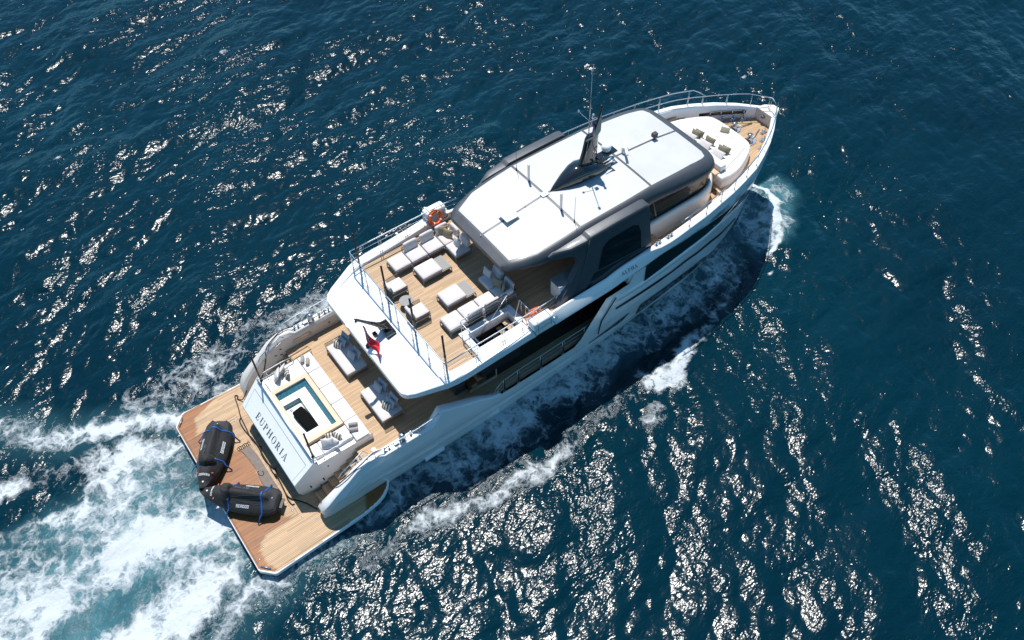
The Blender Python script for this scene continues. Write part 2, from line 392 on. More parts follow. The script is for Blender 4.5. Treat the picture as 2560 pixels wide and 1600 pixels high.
    # detached crest of the bow wave, ragged and streaky
    d, t = seg_dist(wx, wy, [(24.8, s * 5.0), (23.2, s * 5.7), (21.4, s * 6.3), (19.8, s * 6.8), (18.9, s * 6.7)])
    w = np.interp(t, [0, .25, .8, 1], [.3, .8, 1.4, 1.0]); foam = np.maximum(foam, (.60 + .9 * (n1 - .5) + .15 * (r1 - .5)) * sstep(w, w * .1, d))
    d, t = seg_dist(wx, wy, [(18.6, s * 6.0), (16.8, s * 6.6), (15.0, s * 6.3), (12.5, s * 6.9), (9, s * 6.6), (4, s * 6.2)]); foam = np.maximum(foam, (.36 + .7 * (n1 - .5)) * sstep(1.0, .1, d))
    d, t = seg_dist(wx, wy, [(17.9, s * 7.8), (17.1, s * 8.0)]); foam = np.maximum(foam, (.42 + .5 * (n1 - .5)) * sstep(.8, .1, d))
    d, t = seg_dist(wx, wy, [(26.6, s * 4.3), (25.2, s * 4.8), (23.6, s * 4.9)]); foam = np.maximum(foam, (.40 + .6 * (n1 - .5)) * sstep(.7, .1, d))
    # small whitecaps far off
    for (a, b, r) in ((39.2, 7.3, .5), (44, 18, .35), (14.2, 30, .5), (2, 26, .4), (25.2, 38, .6), (33.8, 4.6, .35), (28.5, -5.4, .35)):
        d = np.hypot(wx - a, (wy - b) * 1.6); foam = np.maximum(foam, .42 * sstep(r * 1.3, .1, d))
    return np.clip(foam, 0, 1), np.clip(aer, 0, 1)
def sea():
    h = LF / NF; ix = np.arange(-16, LF - 16, h); iy = np.arange(-34, LF - 34, h)
    def extend(a):
        lo, hi = [], []; st = h * 1.5; p = a[0]
        while p > -1600: p -= st; st *= 1.18; lo.append(p)
        st = h * 1.5; p = a[-1]
        while p < 1600: p += st; st *= 1.18; hi.append(p)
        return np.concatenate([lo[::-1], a, hi])
    X, Y = np.meshgrid(extend(ix), extend(iy), indexing='ij')
    u = (X / h) % NF; v = (Y / h) % NF; i = u.astype(int) % NF; j = v.astype(int) % NF
    out = np.maximum(np.maximum(ix[0] - X, X - ix[-1]), np.maximum(iy[0] - Y, Y - iy[-1])); fade = np.clip(1 - np.maximum(out, 0) / 60, 0.0, 1)
    H = OH[i, j] * fade; DX = ODX[i, j] * fade; DY = ODY[i, j] * fade
    foam, aer = foam_fields(X, Y)
    # wave height bunches up in gust patches; the wash is choppier and lifted
    g = 0.72 + 0.6 * fbm(X, Y, .07, 3, 31)
    sm = OH * 0
    hh = hull_half(X); near = sstep(1.2, -.6, np.abs(Y) - hh) * ((X > -1) & (X < 32.5))
    H = H * g * (1 - .75 * near) + foam * (0.10 * (fbm(X, Y, 1.6, 4, 33) - .35)) + 0.10 * aer * (fbm(X, Y, .5, 3, 34) - .4)
    d, t = seg_dist(X, Y, [(32.4, -.7), (32.2, -1.7), (31.3, -2.6), (30.2, -3.1)]); H += .24 * np.exp(-(d / .45) ** 2)
    d, t = seg_dist(X, Y, [(24.4, -5.3), (21.4, -6.0), (18.9, -6.3)]); H += .16 * np.exp(-(d / .7) ** 2)
    H -= 0.04
    PX = X + 0.9 * DX * (1 - near); PY = Y + 0.9 * DY * (1 - near)
    nx, ny = X.shape; co = np.stack([PX, PY, H], -1).reshape(-1, 3).astype(np.float32)
    a = (np.arange(nx - 1)[:, None] * ny + np.arange(ny - 1)[None]).ravel()
    q = np.stack([a, a + ny, a + ny + 1, a + 1], 1).astype(np.int32); nf = len(q)
    me = bpy.data.meshes.new('sea'); me.vertices.add(len(co)); me.vertices.foreach_set('co', co.ravel())
    me.loops.add(nf * 4); me.loops.foreach_set('vertex_index', q.ravel()); me.polygons.add(nf)
    me.polygons.foreach_set('loop_start', np.arange(0, nf * 4, 4, dtype=np.int32)); me.polygons.foreach_set('loop_total', np.full(nf, 4, np.int32))
    me.polygons.foreach_set('use_smooth', np.ones(nf, bool)); me.update()
    for nm, arr in (('foam', foam), ('aer', aer)):
        at = me.attributes.new(nm, 'FLOAT', 'POINT'); at.data.foreach_set('value', arr.ravel().astype(np.float32))
    o = bpy.data.objects.new('sea_water', me); C.objects.link(o)
    m = bpy.data.materials.new('sea water'); m.use_nodes = True; n = m.node_tree.nodes; l = m.node_tree.links; b = n['Principled BSDF']
    g = n.new('ShaderNodeNewGeometry'); P = g.outputs['Position']
    def noise(sc, det, rough=.6, vec=P, dist=0.0):
        q = n.new('ShaderNodeTexNoise'); q.inputs['Scale'].default_value = sc; q.inputs['Detail'].default_value = det; q.inputs['Roughness'].default_value = rough
        q.inputs['Distortion'].default_value = dist; l.new(vec, q.inputs['Vector']); return q.outputs[0]
    def mth(op, *a):
        q = n.new('ShaderNodeMath'); q.operation = op
        for i, x in enumerate(a):
            if isinstance(x, (int, float)): q.inputs[i].default_value = x
            else: l.new(x, q.inputs[i])
        return q.outputs[0]
    fa = n.new('ShaderNodeAttribute'); fa.attribute_name = 'foam'; aa = n.new('ShaderNodeAttribute'); aa.attribute_name = 'aer'
    F = fa.outputs['Fac']
    # lace: cell borders warped by noise, mixed with fractal noise
    wv = n.new('ShaderNodeTexNoise'); wv.inputs['Scale'].default_value = .8; wv.inputs['Detail'].default_value = 6; wv.inputs['Roughness'].default_value = .62; l.new(P, wv.inputs['Vector'])
    off = n.new('ShaderNodeVectorMath'); off.operation = 'MULTIPLY_ADD'; l.new(wv.outputs['Color'], off.inputs[0]); off.inputs[1].default_value = (1.5, 1.5, 0); l.new(P, off.inputs[2])
    def cell(sc):
        v = n.new('ShaderNodeTexVoronoi'); v.feature = 'DISTANCE_TO_EDGE'; v.inputs['Scale'].default_value = sc; l.new(off.outputs[0], v.inputs['Vector']); return v.outputs['Distance']
    c1 = mth('SUBTRACT', 1.0, mth('MULTIPLY', cell(1.1), 3.0)); c2 = mth('SUBTRACT', 1.0, mth('MULTIPLY', cell(3.2), 2.6))
    fr = noise(2.2, 9, .68, off.outputs[0]); fine = noise(9, 6, .75)
    lace = mth('ADD', mth('ADD', mth('MULTIPLY', mth('MAXIMUM', c1, 0), .20), mth('MULTIPLY', mth('MAXIMUM', c2, 0), .16)), mth('ADD', mth('MULTIPLY', fr, .60), mth('MULTIPLY', fine, .32)))
    mr = n.new('ShaderNodeMapRange'); mr.interpolation_type = 'SMOOTHSTEP'; mr.inputs['From Min'].default_value = 0.92; mr.inputs['From Max'].default_value = 1.30
    gate = mth('MULTIPLY', F, mth('MINIMUM', mth('MULTIPLY', F, 6), 1.0))
    l.new(mth('ADD', lace, gate), mr.inputs[0])
    fo = mth('MULTIPLY', mr.outputs[0], mth('MINIMUM', mth('MULTIPLY', F, 8), 1.0))
    # colour
    deep = n.new('ShaderNodeMix'); deep.data_type = 'RGBA'; deep.inputs['A'].default_value = (0.0, 0.0080, 0.0155, 1); deep.inputs['B'].default_value = (0.0, 0.0235, 0.0370, 1)
    l.new(noise(.05, 3), deep.inputs['Factor'])
    ae = n.new('ShaderNodeMix'); ae.data_type = 'RGBA'; l.new(deep.outputs['Result'], ae.inputs['A']); ae.inputs['B'].default_value = (0.085, 0.25, 0.29, 1)
    af = mth('MULTIPLY', aa.outputs['Fac'], mth('ADD', .15, mth('MULTIPLY', noise(.9, 6, .6, off.outputs[0]), 1.15))); l.new(af, ae.inputs['Factor'])
    fc = n.new('ShaderNodeMix'); fc.data_type = 'RGBA'; l.new(ae.outputs['Result'], fc.inputs['A']); fc.inputs['B'].default_value = (0.52, 0.56, 0.58, 1); l.new(fo, fc.inputs['Factor'])
    l.new(fc.outputs['Result'], b.inputs['Base Color'])
    b.inputs['IOR'].default_value = 1.333
    l.new(mth('MULTIPLY_ADD', fo, .5, .13), b.inputs['Roughness'])
    # ripples: patches of finer chop
    patch = noise(.11, 4, .6); pm = n.new('ShaderNodeMapRange'); pm.inputs['From Min'].default_value = .35; pm.inputs['From Max'].default_value = .68; pm.inputs['To Min'].default_value = .35; pm.inputs['To Max'].default_value = 1.35; l.new(patch, pm.inputs[0])
    mp = n.new('ShaderNodeMapping'); mp.inputs['Rotation'].default_value = (0, 0, R(-32)); mp.inputs['Scale'].default_value = (1.0, 1.7, 1); l.new(P, mp.inputs['Vector'])
    r1 = noise(2.1, 1.5, .5, mp.outputs[0], .3); r2 = noise(7.0, 1, .45, mp.outputs[0], .2)
    hgt = mth('ADD', mth('MULTIPLY', mth('ADD', mth('MULTIPLY', r1, .049), mth('MULTIPLY', r2, .021)), pm.outputs[0]), mth('MULTIPLY', fo, .035))
    hgt = mth('ADD', hgt, mth('MULTIPLY', mth('MULTIPLY', mth('MAXIMUM', F, aa.outputs['Fac']), fine), .03))
    bp = n.new('ShaderNodeBump'); bp.inputs['Strength'].default_value = 1.0; bp.inputs['Distance'].default_value = 1.0; l.new(hgt, bp.inputs['Height']); l.new(bp.outputs[0], b.inputs['Normal'])
    me.materials.append(m); tag(o, kind='structure'); return o
sea()
# ------------------------------------------------------------------ yacht
XD = [0, 3, 8, 14, 18, 20, 22, 24, 26, 27, 28, 29, 30, 31, 32, 32.9]
YD = [4.0, 4.1, 4.15, 4.18, 4.15, 4.08, 3.98, 3.80, 3.48, 3.25, 2.98, 2.53, 2.0, 1.35, .6, 0.02]
XW = [0, 8, 12, 16, 20, 22, 24, 26, 28, 29, 30, 31, 31.9]
YW = [3.6, 3.65, 3.65, 3.5, 3.25, 3.1, 2.95, 2.62, 2.0, 1.6, 1.12, .55, 0.02]
Yd = lambda x: interp(x, XD, YD)
def Yh(x, z):
    zm = interp(x, [3, 8, 20, 28], [1.8, 2.2, 2.8, 5.0]); t = min(max(z / zm, 0), 1)
    yw = interp(x, XW, YW)
    if z < 0: yw = max(0.01, yw * (1 + z * 0.35))
    return max(0.01, yw + (Yd(x) - yw) * t ** 0.75)
yacht = empty('motor_yacht', (0, 0, 0), 0, 'long white motor yacht with charcoal hardtop and teak decks under way', 'yacht')
Y = yacht
def arange(a, b, st):
    n = max(1, int(round((b - a) / st))); return [a + (b - a) * i / n for i in range(n + 1)]
# stem line: the bow rakes forward with height
def stem_x(z): return interp(z, [-1, 0, 1.5, 3.5, 5.0], [31.3, 31.9, 32.35, 32.8, 32.9])
def zcap(x): return interp(x, [9.6, 12.3, 15, 20, 28, 29, 30, 31, 32, 32.9], [5.05, 5.18, 5.42, 5.5, 5.57, 5.53, 5.46, 5.35, 5.16, 4.97])
def hp(x, z, s, off=0.0):                     # a point on the hull side
    return (x, s * (Yh(x, z) + off), z)
# lower shell, stern to bow
mb = MB()
def ztop_low(x):
    return interp(x, [3.2, 3.3, 3.5, 3.84, 4.58, 5.11, 5.57, 6.1, 6.3, 8.6, 9.1, 10.97, 11.7, 12.2, 16.1, 17.75, 19.1, 19.35, 32.9],
                  [1.2, 1.48, 1.74, 2.05, 2.54, 2.98, 3.12, 3.1, 2.95, 2.95, 3.6, 2.75, 2.3, 2.22, 2.22, 4.5, 4.5, 4.98, 5.0])
xs = [3.2, 3.25, 3.35, 3.5, 3.6, 3.9, 4.22, 4.6, 5.04, 5.57, 5.9, 6.1, 6.3] + arange(6.8, 8.3, .5) + [8.6, 8.85, 9.1] + arange(9.6, 16.1, .5) + arange(16.4, 17.75, .27) + [18.3, 19.1, 19.35] + arange(19.8, 27.8, .5) + arange(28, 31.5, .25) + [31.7, 31.9, 32.1, 32.3, 32.5, 32.7, 32.85]
NZ = 40
for s in (-1, 1):
    rows = []
    for x in xs:
        zt = ztop_low(x); row = []
        for k in range(NZ + 1):
            t = k / NZ; z = -0.9 + (zt + 0.9) * t
            if x > 31.2: xx = min(x, stem_x(z))
            else: xx = x
            y = Yh(xx, z) if xx == x else 0.01
            # aft end of the wing is rounded in plan
            y -= 0.25 * max(0, (3.5 - x) / 0.3) ** 2 * 0.35
            y -= .06 * sstep(zt - .5, zt, z) * interp(x, [3.2, 3.6, 5.6, 6.3], [.6, 1, 1, 0])
            # styling crease: a soft step below the deck line
            if 3.4 < x < 30: y += interp(x, [3.4, 4.2, 8, 20], [0, .06, .05, .035]) * math.exp(-((z - interp(x, [3.4, 4.1, 6.4, 8, 20, 28], [1.8, 1.84, 1.36, 1.15, 1.0, 1.0])) / 0.10) ** 2)
            row.append((xx, s * y, z))
        rows.append(row)
    mb.grid(rows, True, flip=(s > 0))
# bottom closing below the water
mb.grid([[(x, -Yh(x, -.9), -.9), (x, 0, -1.2), (x, Yh(x, -.9), -.9)] for x in xs if x < 31.3])
hull = mb.build('hull', M['gel'], Y, weld=True)
# upper topsides band (fascia of the upper deck running into the bow bulwark)
mb = MB()
def zfas(x): return interp(x, [9.6, 14, 18, 19.35, 20, 21, 23.4, 24.6, 25.4, 26.5, 27.9, 29, 32.9], [4.6, 4.82, 4.85, 4.95, 4.97, 5.02, 4.89, 4.72, 4.6, 4.57, 4.62, 4.62, 4.5])
xs2 = [8.07, 8.4, 8.8, 9.2, 9.6] + arange(10, 28, .5) + arange(28.25, 32.5, .25) + [32.7, 32.85]
def ycap(x): return interp(x, [8.07, 8.4, 9.7, 10.3], [3.29, 3.5, 4.02, 4.1]) if x < 10.3 else min(Yd(x), interp(x, [10.3, 14], [4.1, 4.16])) if x < 14 else Yd(x)
def capw(x): return interp(x, [8, 10, 14, 26, 30, 32, 32.9], [.3, .5, .45, .38, .34, .3, .02])
def yin(x): return max(0.0, ycap(x) - capw(x))
def zc2(x): return interp(x, [8.07, 9.7], [4.72, 5.03]) if x < 9.7 else zcap(x)
def ytop(x): return ycap(x) + (3.84 - ycap(x)) * interp(x, [14.3, 15.2, 20.4, 21.2], [0, 1, 1, 0])
def ztopf(x): return zc2(x) - interp(x, [14.3, 15.2, 18.1, 18.7], [0, .14, .14, 0])
def fas_y(x, z):
    a = zfas(x) + .12; b_ = ztopf(x) - .05; t = min(1, max(0, (z - a) / (b_ - a))); return ycap(x) + (ytop(x) - ycap(x)) * t
def floor_z(x): return 4.7 if x < 9.9 else 4.93 if x < 20.6 else 4.4 if x < 26.2 else 4.7 if x < 29.3 else 4.55
for s in (-1, 1):
    rows = []
    for x in xs2:
        yc = ycap(x); zc = zc2(x); zb = zfas(x) if x > 9.6 else interp(x, [8.07, 9.6], [4.42, 4.6])
        r_ = .05
        yt = ytop(x); zc = ztopf(x); yi_ = min(yin(x), yt - .1)
        prof = [(yc - .45 if x < 19.3 else yc - .12, zb), (yc - .03, zb), (yc, zb + .06), (yc, zb + .12), (yt, zc - r_), (yt - .015, zc - .015), (yt - r_, zc), (yi_ + .04, zc), (yi_, zc - .04), (yi_, floor_z(x) - .05)]
        rows.append([(x, s * max(p[0], 0.0), p[1]) for p in prof])
    mb.grid(rows, True, flip=(s < 0))
fas = mb.build('upper_bulwark', M['gel'], Y, weld=True)
# aft lip of the upper deck: the wide white overhang
mb = MB()
def lipz(x, y=0): return interp(x, [8.0, 9.7, 10.1], [4.70, 4.94, 4.96])
half = [(7.93, 0), (7.93, 2.95), (7.98, 3.13), (8.1, 3.27), (8.3, 3.36), (8.8, 3.57), (9.6, 3.9), (10.1, 3.9), (10.1, 0)]
rows_t = []
for yy in arange(-3.9, 3.9, .1):
    a = abs(yy); x0 = interp(a, [0, 2.85, 3.0, 3.13, 3.22, 3.29, 3.36, 3.57, 3.9], [7.92, 7.92, 7.93, 7.97, 8.03, 8.12, 8.3, 8.8, 9.6])
    row = []
    for t, dz in ((1.0, -.35), (.5, -.35), (.02, -.33), (0, -.27), (-.0, -.06), (.004, -.02), (.015, 0), (.3, 0), (.6, 0), (1.0, 0)):
        x = x0 + (10.1 - x0) * t; row.append((x, yy, lipz(x) + dz))
    rows_t.append(row)
mb.grid(rows_t, True)
mb.build('aft_overhang', M['gel'], Y)
# underside of the upper deck
def dh(xa, xb, fa, fb):
    h_ = arange(xa, xb, .7); b_ = MB()
    zt_ = lambda x: zfas(x) + .12 if x < 20.5 else 4.36
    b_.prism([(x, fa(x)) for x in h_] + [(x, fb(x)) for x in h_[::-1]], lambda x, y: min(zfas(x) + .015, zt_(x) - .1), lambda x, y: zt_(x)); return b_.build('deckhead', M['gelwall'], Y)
w_ = lambda x: Yd(x) - .42
dh(9.6, 11.6, lambda x: -w_(x), w_); dh(13.7, 20.6, lambda x: -w_(x), w_); dh(11.6, 13.7, lambda x: -2.48, w_); dh(11.6, 13.7, lambda x: -w_(x), lambda x: -3.34)
dh(20.6, 28, lambda x: -w_(x), w_)

# teak decks
def deck(name, x0, x1, yf, z, st=.5, cut=None, m='teak', th=.05, label=None):
    b = MB(); xs_ = arange(x0, x1, st); ys = 12
    P = []
    for x in xs_: P.append([(x, -yf(x) + 2 * yf(x) * k / ys, z) for k in range(ys + 1)])
    b.grid(P, False)
    return b.build(name, M[m], Y, label=label)
# sundeck with the stairwell cut out on starboard
b = MB(); zs = 4.97
SW = (11.62, 13.66, -3.32, -2.5)                       # stairwell x0 x1 y0 y1
b.add([(10.02, -3.58, zs), (18.8, -3.62, zs), (18.8, SW[2], zs), (10.02, SW[2], zs)], [(0, 1, 2, 3)]) if False else None
def quad(b, x0, x1, y0, y1, z): b.add([(x0, y0, z), (x1, y0, z), (x1, y1, z), (x0, y1, z)], [(0, 1, 2, 3)])
quad(b, 10.02, SW[0], -3.6, 3.6, zs); quad(b, SW[1], 21.6, -3.6, 3.6, zs); quad(b, SW[0], SW[1], SW[3], 3.6, zs); quad(b, SW[0], SW[1], -3.6, SW[2], zs)
b.build('sundeck_teak', M['teak'], Y)
b = MB(); quad(b, 5.6, 21.0, -3.75, 3.75, 2.2); 
b.build('main_deck_teak', M['teak'], Y)
for s in (-1, 1):
    b = MB(); P = []
    for x in arange(11.0, 17.9, .6): P.append([(x, s * 3.0, 2.215), (x, s * (Yh(x, 2.2) - .12), 2.215)])
    b.grid(P, False); b.build('side_deck_teak', M['teak'], Y)
deck('side_walk_teak', 20.6, 26.24, lambda x: yin(x) + .02, 4.40)
deck('foredeck_teak', 26.2, 29.5, lambda x: yin(x) + .02, 4.70)
deck('bow_deck_teak', 29.4, 31.74, lambda x: yin(x) + .02, 4.56, .1)
for s in (-1, 1):
    b = MB()
    b.box(26.16, 26.24, s * 2.35 if s > 0 else -3.2, s * 3.2 if s > 0 else -2.35, 4.40, 4.72)
    b.box(25.5, 26.18, s * 2.5 if s > 0 else -2.98, s * 2.98 if s > 0 else -2.5, 4.40, 4.56)
    b.build('walkway_step', M['wood'], Y, bevel=.01)
# bulwark inner lining aft + caps of the stern wings
def wing(s):
    b = MB(); rows = []
    for x in [3.2, 3.28, 3.4, 3.6, 4.0, 4.6, 5.04, 5.57, 5.9, 6.1, 6.3, 7.0, 7.8, 8.6, 8.85, 9.1, 9.5, 10.0, 10.6, 11.0, 11.5, 12.0]:
        zt = ztop_low(x); yo = Yh(x, zt) - .25 * max(0, (3.5 - x) / 0.3) ** 2 * 0.35 - .06 * interp(x, [3.2, 3.6, 5.6, 6.3], [.6, 1, 1, 0])
        yi = interp(x, [3.2, 3.3, 3.65, 4.3, 9, 11, 12], [3.40, 3.48, 3.60, 3.68, 3.68, 3.75, 3.9])
        ym = yo - interp(x, [3.2, 3.6, 4.2, 5.6, 6.3, 9, 12], [.30, .36, .28, .24, .40, .36, .2]); ym = max(ym, yi + .02)
        zb = .55 if x < 4 else 0.5
        rows.append([(x, s * (yo + .004), zt - .05), (x, s * yo, zt), (x, s * (yo - .03), zt + .025), (x, s * ym, zt + .025), (x, s * (ym - .02), zt), (x, s * yi, zt - .12), (x, s * yi, zb)])
    b.grid([q[:5] for q in rows], True, flip=(s > 0)); b.grid([q[4:6] for q in rows], True, flip=(s > 0)); b.grid([q[5:] for q in rows], True, flip=(s > 0))
    r0 = rows[0]; zb = .56
    b.add([(3.2, s * Yh(3.2, z) - s * .0875, z) for z in (zb, .8, 1.0, 1.16)] + r0[1:], [list(range(4 + len(r0) - 1))], False)
    return b.build('stern_wing', M['gelwall'] if s > 0 else M['gel'], Y)  # port wing takes the shade-tinted gelcoat, starboard the plain white
for s in (-1, 1): wing(s)
# ---- swim platform
plat = [(0, -4.16), (0.0, 4.16), (.06, 4.24), (.46, 4.66), (.56, 4.70), (3.97, 4.60), (4.7, 4.56), (5.38, 4.46), (5.75, 4.32), (6.05, 4.1), (6.38, 3.7), (6.38, -3.7), (6.05, -4.1), (5.75, -4.32), (5.38, -4.46), (4.7, -4.56), (3.97, -4.60), (.56, -4.70), (.46, -4.66), (.06, -4.24)]
b = MB(); b.prism(plat, .33, .56); b.build('swim_platform', M['gel'], Y, bevel=.04, seg=3)
def wetness(x, y):
    n = 1.1 * (fbm(x * 1.0, y * 1.0, .9, 3, 41) - .5) + .55 * (fbm(x * .25, y * 16.0, 1.0, 2, 42) - .5)
    lim = np.interp(y, [-4.7, -4.45, -4.1, -3.5, -3.1, -2.93, -2.92, -1.6, 1.0, 1.4, 2.2, 3.19, 3.2, 4.1, 4.15, 4.35, 4.6, 4.7],
                    [.45, .45, .22, .32, .6, .9, 2.2, 1.7, 2.15, 1.75, 1.65, 1.0, .55, .75, 1.0, 1.7, 2.4, 3.2])
    w = sstep(.10, -.10, x - lim - .45 * n)
    # splashed forward tips
    w = np.maximum(w, sstep(-.1, .1, x - np.interp(np.abs(y), [3.8, 4.6], [5.15, 4.75]) - .2 * n) * (np.abs(y) > 3.5))
    return np.clip(w, 0, 1)
def inside_poly(x, y, poly):
    c = np.zeros(x.shape, bool); n = len(poly)
    for i in range(n):
        x1, y1 = poly[i]; x2, y2 = poly[(i + 1) % n]
        k = ((y1 > y) != (y2 > y)) & (x < (x2 - x1) * (y - y1) / ((y2 - y1) if y2 != y1 else 1e-9) + x1); c ^= k
    return c
bm = bmesh.new(); bmesh.ops.create_grid(bm, x_segments=170, y_segments=250, size=1.0)
ins = []
for v in bm.verts: v.co.x = 3.2 + v.co.x * 3.2; v.co.y *= 4.72
sh = [(x * 1.0 + (.05 if x < 1 else -.06 if x > 5.3 else 0), y * (1 - .05 / 4.6)) for x, y in plat]
bm.verts.ensure_lookup_table()
dele = []
fx = np.array([f.calc_center_median()[:2] for f in bm.faces]); ok = inside_poly(fx[:, 0], fx[:, 1], sh)
bmesh.ops.delete(bm, geom=[f for f, k in zip(list(bm.faces), ok) if not k], context='FACES')
for v in bm.verts: v.co.z = .566
me = bpy.data.meshes.new('platform_teak'); bm.to_mesh(me); bm.free()
co = np.zeros(len(me.vertices) * 3); me.vertices.foreach_get('co', co); co = co.reshape(-1, 3)
at = me.attributes.new('wet', 'FLOAT', 'POINT'); at.data.foreach_set('value', wetness(co[:, 0], co[:, 1]).astype(np.float32))
me.materials.append(M['teakp']); o = bpy.data.objects.new('platform_teak', me); C.objects.link(o); o.parent = Y
# seams and margin boards of the platform
b = MB(); zz = .571
b.box(.06, 2.42, -2.93, -2.912, zz - .004, zz); b.box(.06, 2.42, 3.12, 3.138, zz - .004, zz); b.box(2.42, 2.436, -2.93, 3.138, zz - .003, zz + .001)
b.build('hatch_seam', M['seam'], Y)
b = MB(); b.box(.9, 2.30, -2.80, -2.79, zz - .004, zz); b.box(.9, 2.30, 2.98, 2.99, zz - .004, zz); b.box(2.30, 2.31, -2.80, 2.99, zz - .003, zz + .001); b.build('hatch_seam', M['seam'], Y)
b = MB()
for s in (-1, 1):
    b.tube([(.1, s * 4.02, zz), (.16, s * 4.14, zz), (.5, s * 4.5, zz), (.62, s * 4.54, zz), (3.9, s * 4.46, zz)], .006, 4)
    b.tube([(.1, -4.02, zz), (.1, 4.02, zz)], .006, 4)
b.build('margin_seam', M['seam'], Y)
# teak king plank frame lighter boards
b = MB()
for s in (-1, 1):
    mm = b.tube([(.22, s * 3.98, .58), (.47, s * 4.32, .58)], .045, 10)
    cl = mm.build('corner_cleat', M['steel'], Y) if False else None
for s in (-1, 1):
    c_ = MB(); c_.tube([(.16, s * 4.07, .615), (.44, s * 4.40, .615)], [.03, .03], 10)
    c_.tube([(.2, s * 4.12, .57), (.2, s * 4.12, .615)], .03, 8); c_.tube([(.4, s * 4.35, .57), (.4, s * 4.35, .615)], .03, 8)
    c_.build('platform_cleat', M['steel'], Y)
for x, y in ((.62, -3.35), (.25, -3.75), (2.3, -2.62), (2.5, -3.15), (2.95, -3.55), (2.28, 2.85)):
    c_ = MB(); c_.lathe([(0.001, .578), (.032, .578), (.038, .572)], 12, (x, y, 0)); c_.build('deck_light', M['steel'], Y)
# ---- transom block with name board
b = MB()
prof = [(3.0, .57), (2.84, 1.0), (2.79, 1.80), (2.81, 1.87), (3.84, 2.86), (3.90, 2.88)]
hw = [2.28, 2.36, 2.44, 2.46, 2.60, 2.62]
b.grid([[(x, s * w, z) for s in (-1, -.5, 0, .5, 1)] for (x, z), w in zip(prof, hw)], False)
for s in (-1, 1):
    pts = [(x, s * w, z) for (x, z), w in zip(prof, hw)] + [(3.95, s * 2.62, 2.60), (6.5, s * 2.66, 2.60), (6.5, s * 2.66, 2.2), (5.0, s * 2.62, .57)]
    b.add(pts, [tuple(range(len(pts)))])
b.grid([[(3.90, -2.62, 2.88), (3.90, 2.62, 2.88)], [(3.98, -2.62, 2.88), (3.98, 2.62, 2.88)], [(3.98, -2.62, 2.60), (3.98, 2.62, 2.60)]], False)
b.add([(6.42, -2.6, 2.45), (6.42, 2.6, 2.45), (6.42, 2.6, 2.2), (6.42, -2.6, 2.2)], [(0, 1, 2, 3)])
b.build('transom', M['gel'], Y, weld=True)
b = MB()
def tz(x): return 1.87 + (x - 2.81) * .9612
b.tube([(3.56, -2.34, tz(3.56) + .004), (3.56, 2.34, tz(3.56) + .004)], .008, 4)
for s in (-1, 1): b.tube([(3.56, s * 2.34, tz(3.56) + .004), (2.84, s * 2.22, tz(2.84) + .004)], .005, 4)
b.build('panel_groove', M['greyp'], Y)
# garage door shadow gap and vents on the side faces
for s in (-1, 1):
    for x, z in ((3.35, 1.35), (3.75, 1.0), (3.95, 1.35), (4.3, 2.1)):
        c_ = MB(); c_.box(x, x + .06, s * 2.60 - .05, s * 2.60 + .05, z, z + .04); c_.build('side_fitting', M['dark'], Y)
b = MB(); b.box(2.86, 2.9, -2.1, 2.1, .62, .95); b.build('transom_recess', M['dark'], Y)
# ---- lettering
def arc(cx, cy, rx, ry, a0, a1, w0, w1, n=14):
    out = []; inn = []
    for i in range(n + 1):
        a = a0 + (a1 - a0) * i / n; k = abs(math.cos(a)); w = w1 + (w0 - w1) * k ** 1.5
        out.append((cx + rx * math.cos(a), cy + ry * math.sin(a))); inn.append((cx + (rx - w) * math.cos(a), cy + (ry - min(w, w1 * 1.3)) * math.sin(a)))
    return out + inn[::-1]
def rect(x0, x1, y0, y1): return [(x0, y0), (x1, y0), (x1, y1), (x0, y1)]
TK, TN, SF = .17, .05, .05
def stem(x, y0=0, y1=1, base=True, top=True):
    r = [rect(x, x + TK, y0, y1)]
    if base: r.append(rect(x - .08, x + TK + .08, y0, y0 + SF))
    if top: r.append(rect(x - .08, x + TK + .08, y1 - SF, y1))
    return r
GL = {
 'E': (.72, stem(.08) + [rect(.1, .62, .95, 1), rect(.1, .66, 0, .05), rect(.25, .5, .48, .53), rect(.58, .62, .74, 1), rect(.61, .66, 0, .27), rect(.46, .5, .38, .63)]),
 'U': (.86, [rect(.10, .27, .3, 1), rect(.02, .35, .95, 1), rect(.70, .75, .3, 1), rect(.6, .85, .95, 1), arc(.425, .3, .325, .31, math.pi, 2 * math.pi, .11, .06)]),
 'P': (.70, stem(.08) + [arc(.34, .735, .32, .265, -math.pi / 2, math.pi / 2, .15, .05), rect(.2, .35, .95, 1), rect(.2, .35, .47, .52)]),
 'H': (.92, stem(.08) + stem(.66) + [rect(.2, .7, .48, .53)]),
 'O': (.90, [arc(.45, .5, .40, .52, 0, 2 * math.pi, .15, .05, 30)]),
 'R': (.84, stem(.08) + [arc(.34, .745, .30, .255, -math.pi / 2, math.pi / 2, .15, .05), rect(.2, .35, .95, 1), rect(.2, .35, .49, .54), [(.34, .5), (.50, .5), (.76, .0), (.58, 0)], rect(.58, .82, 0, SF)]),
 'I': (.42, stem(.12)),
 'A': (.86, [[(.40, 1), (.47, 1), (.82, 0), (.64, 0)], [(.40, 1), (.44, .93), (.14, 0), (.09, 0)], rect(.2, .6, .32, .37), rect(0, .24, 0, SF), rect(.54, .88, 0, SF)]),
 'L': (.70, stem(.08) + [rect(.1, .64, 0, .05), rect(.59, .64, 0, .27)]),
}
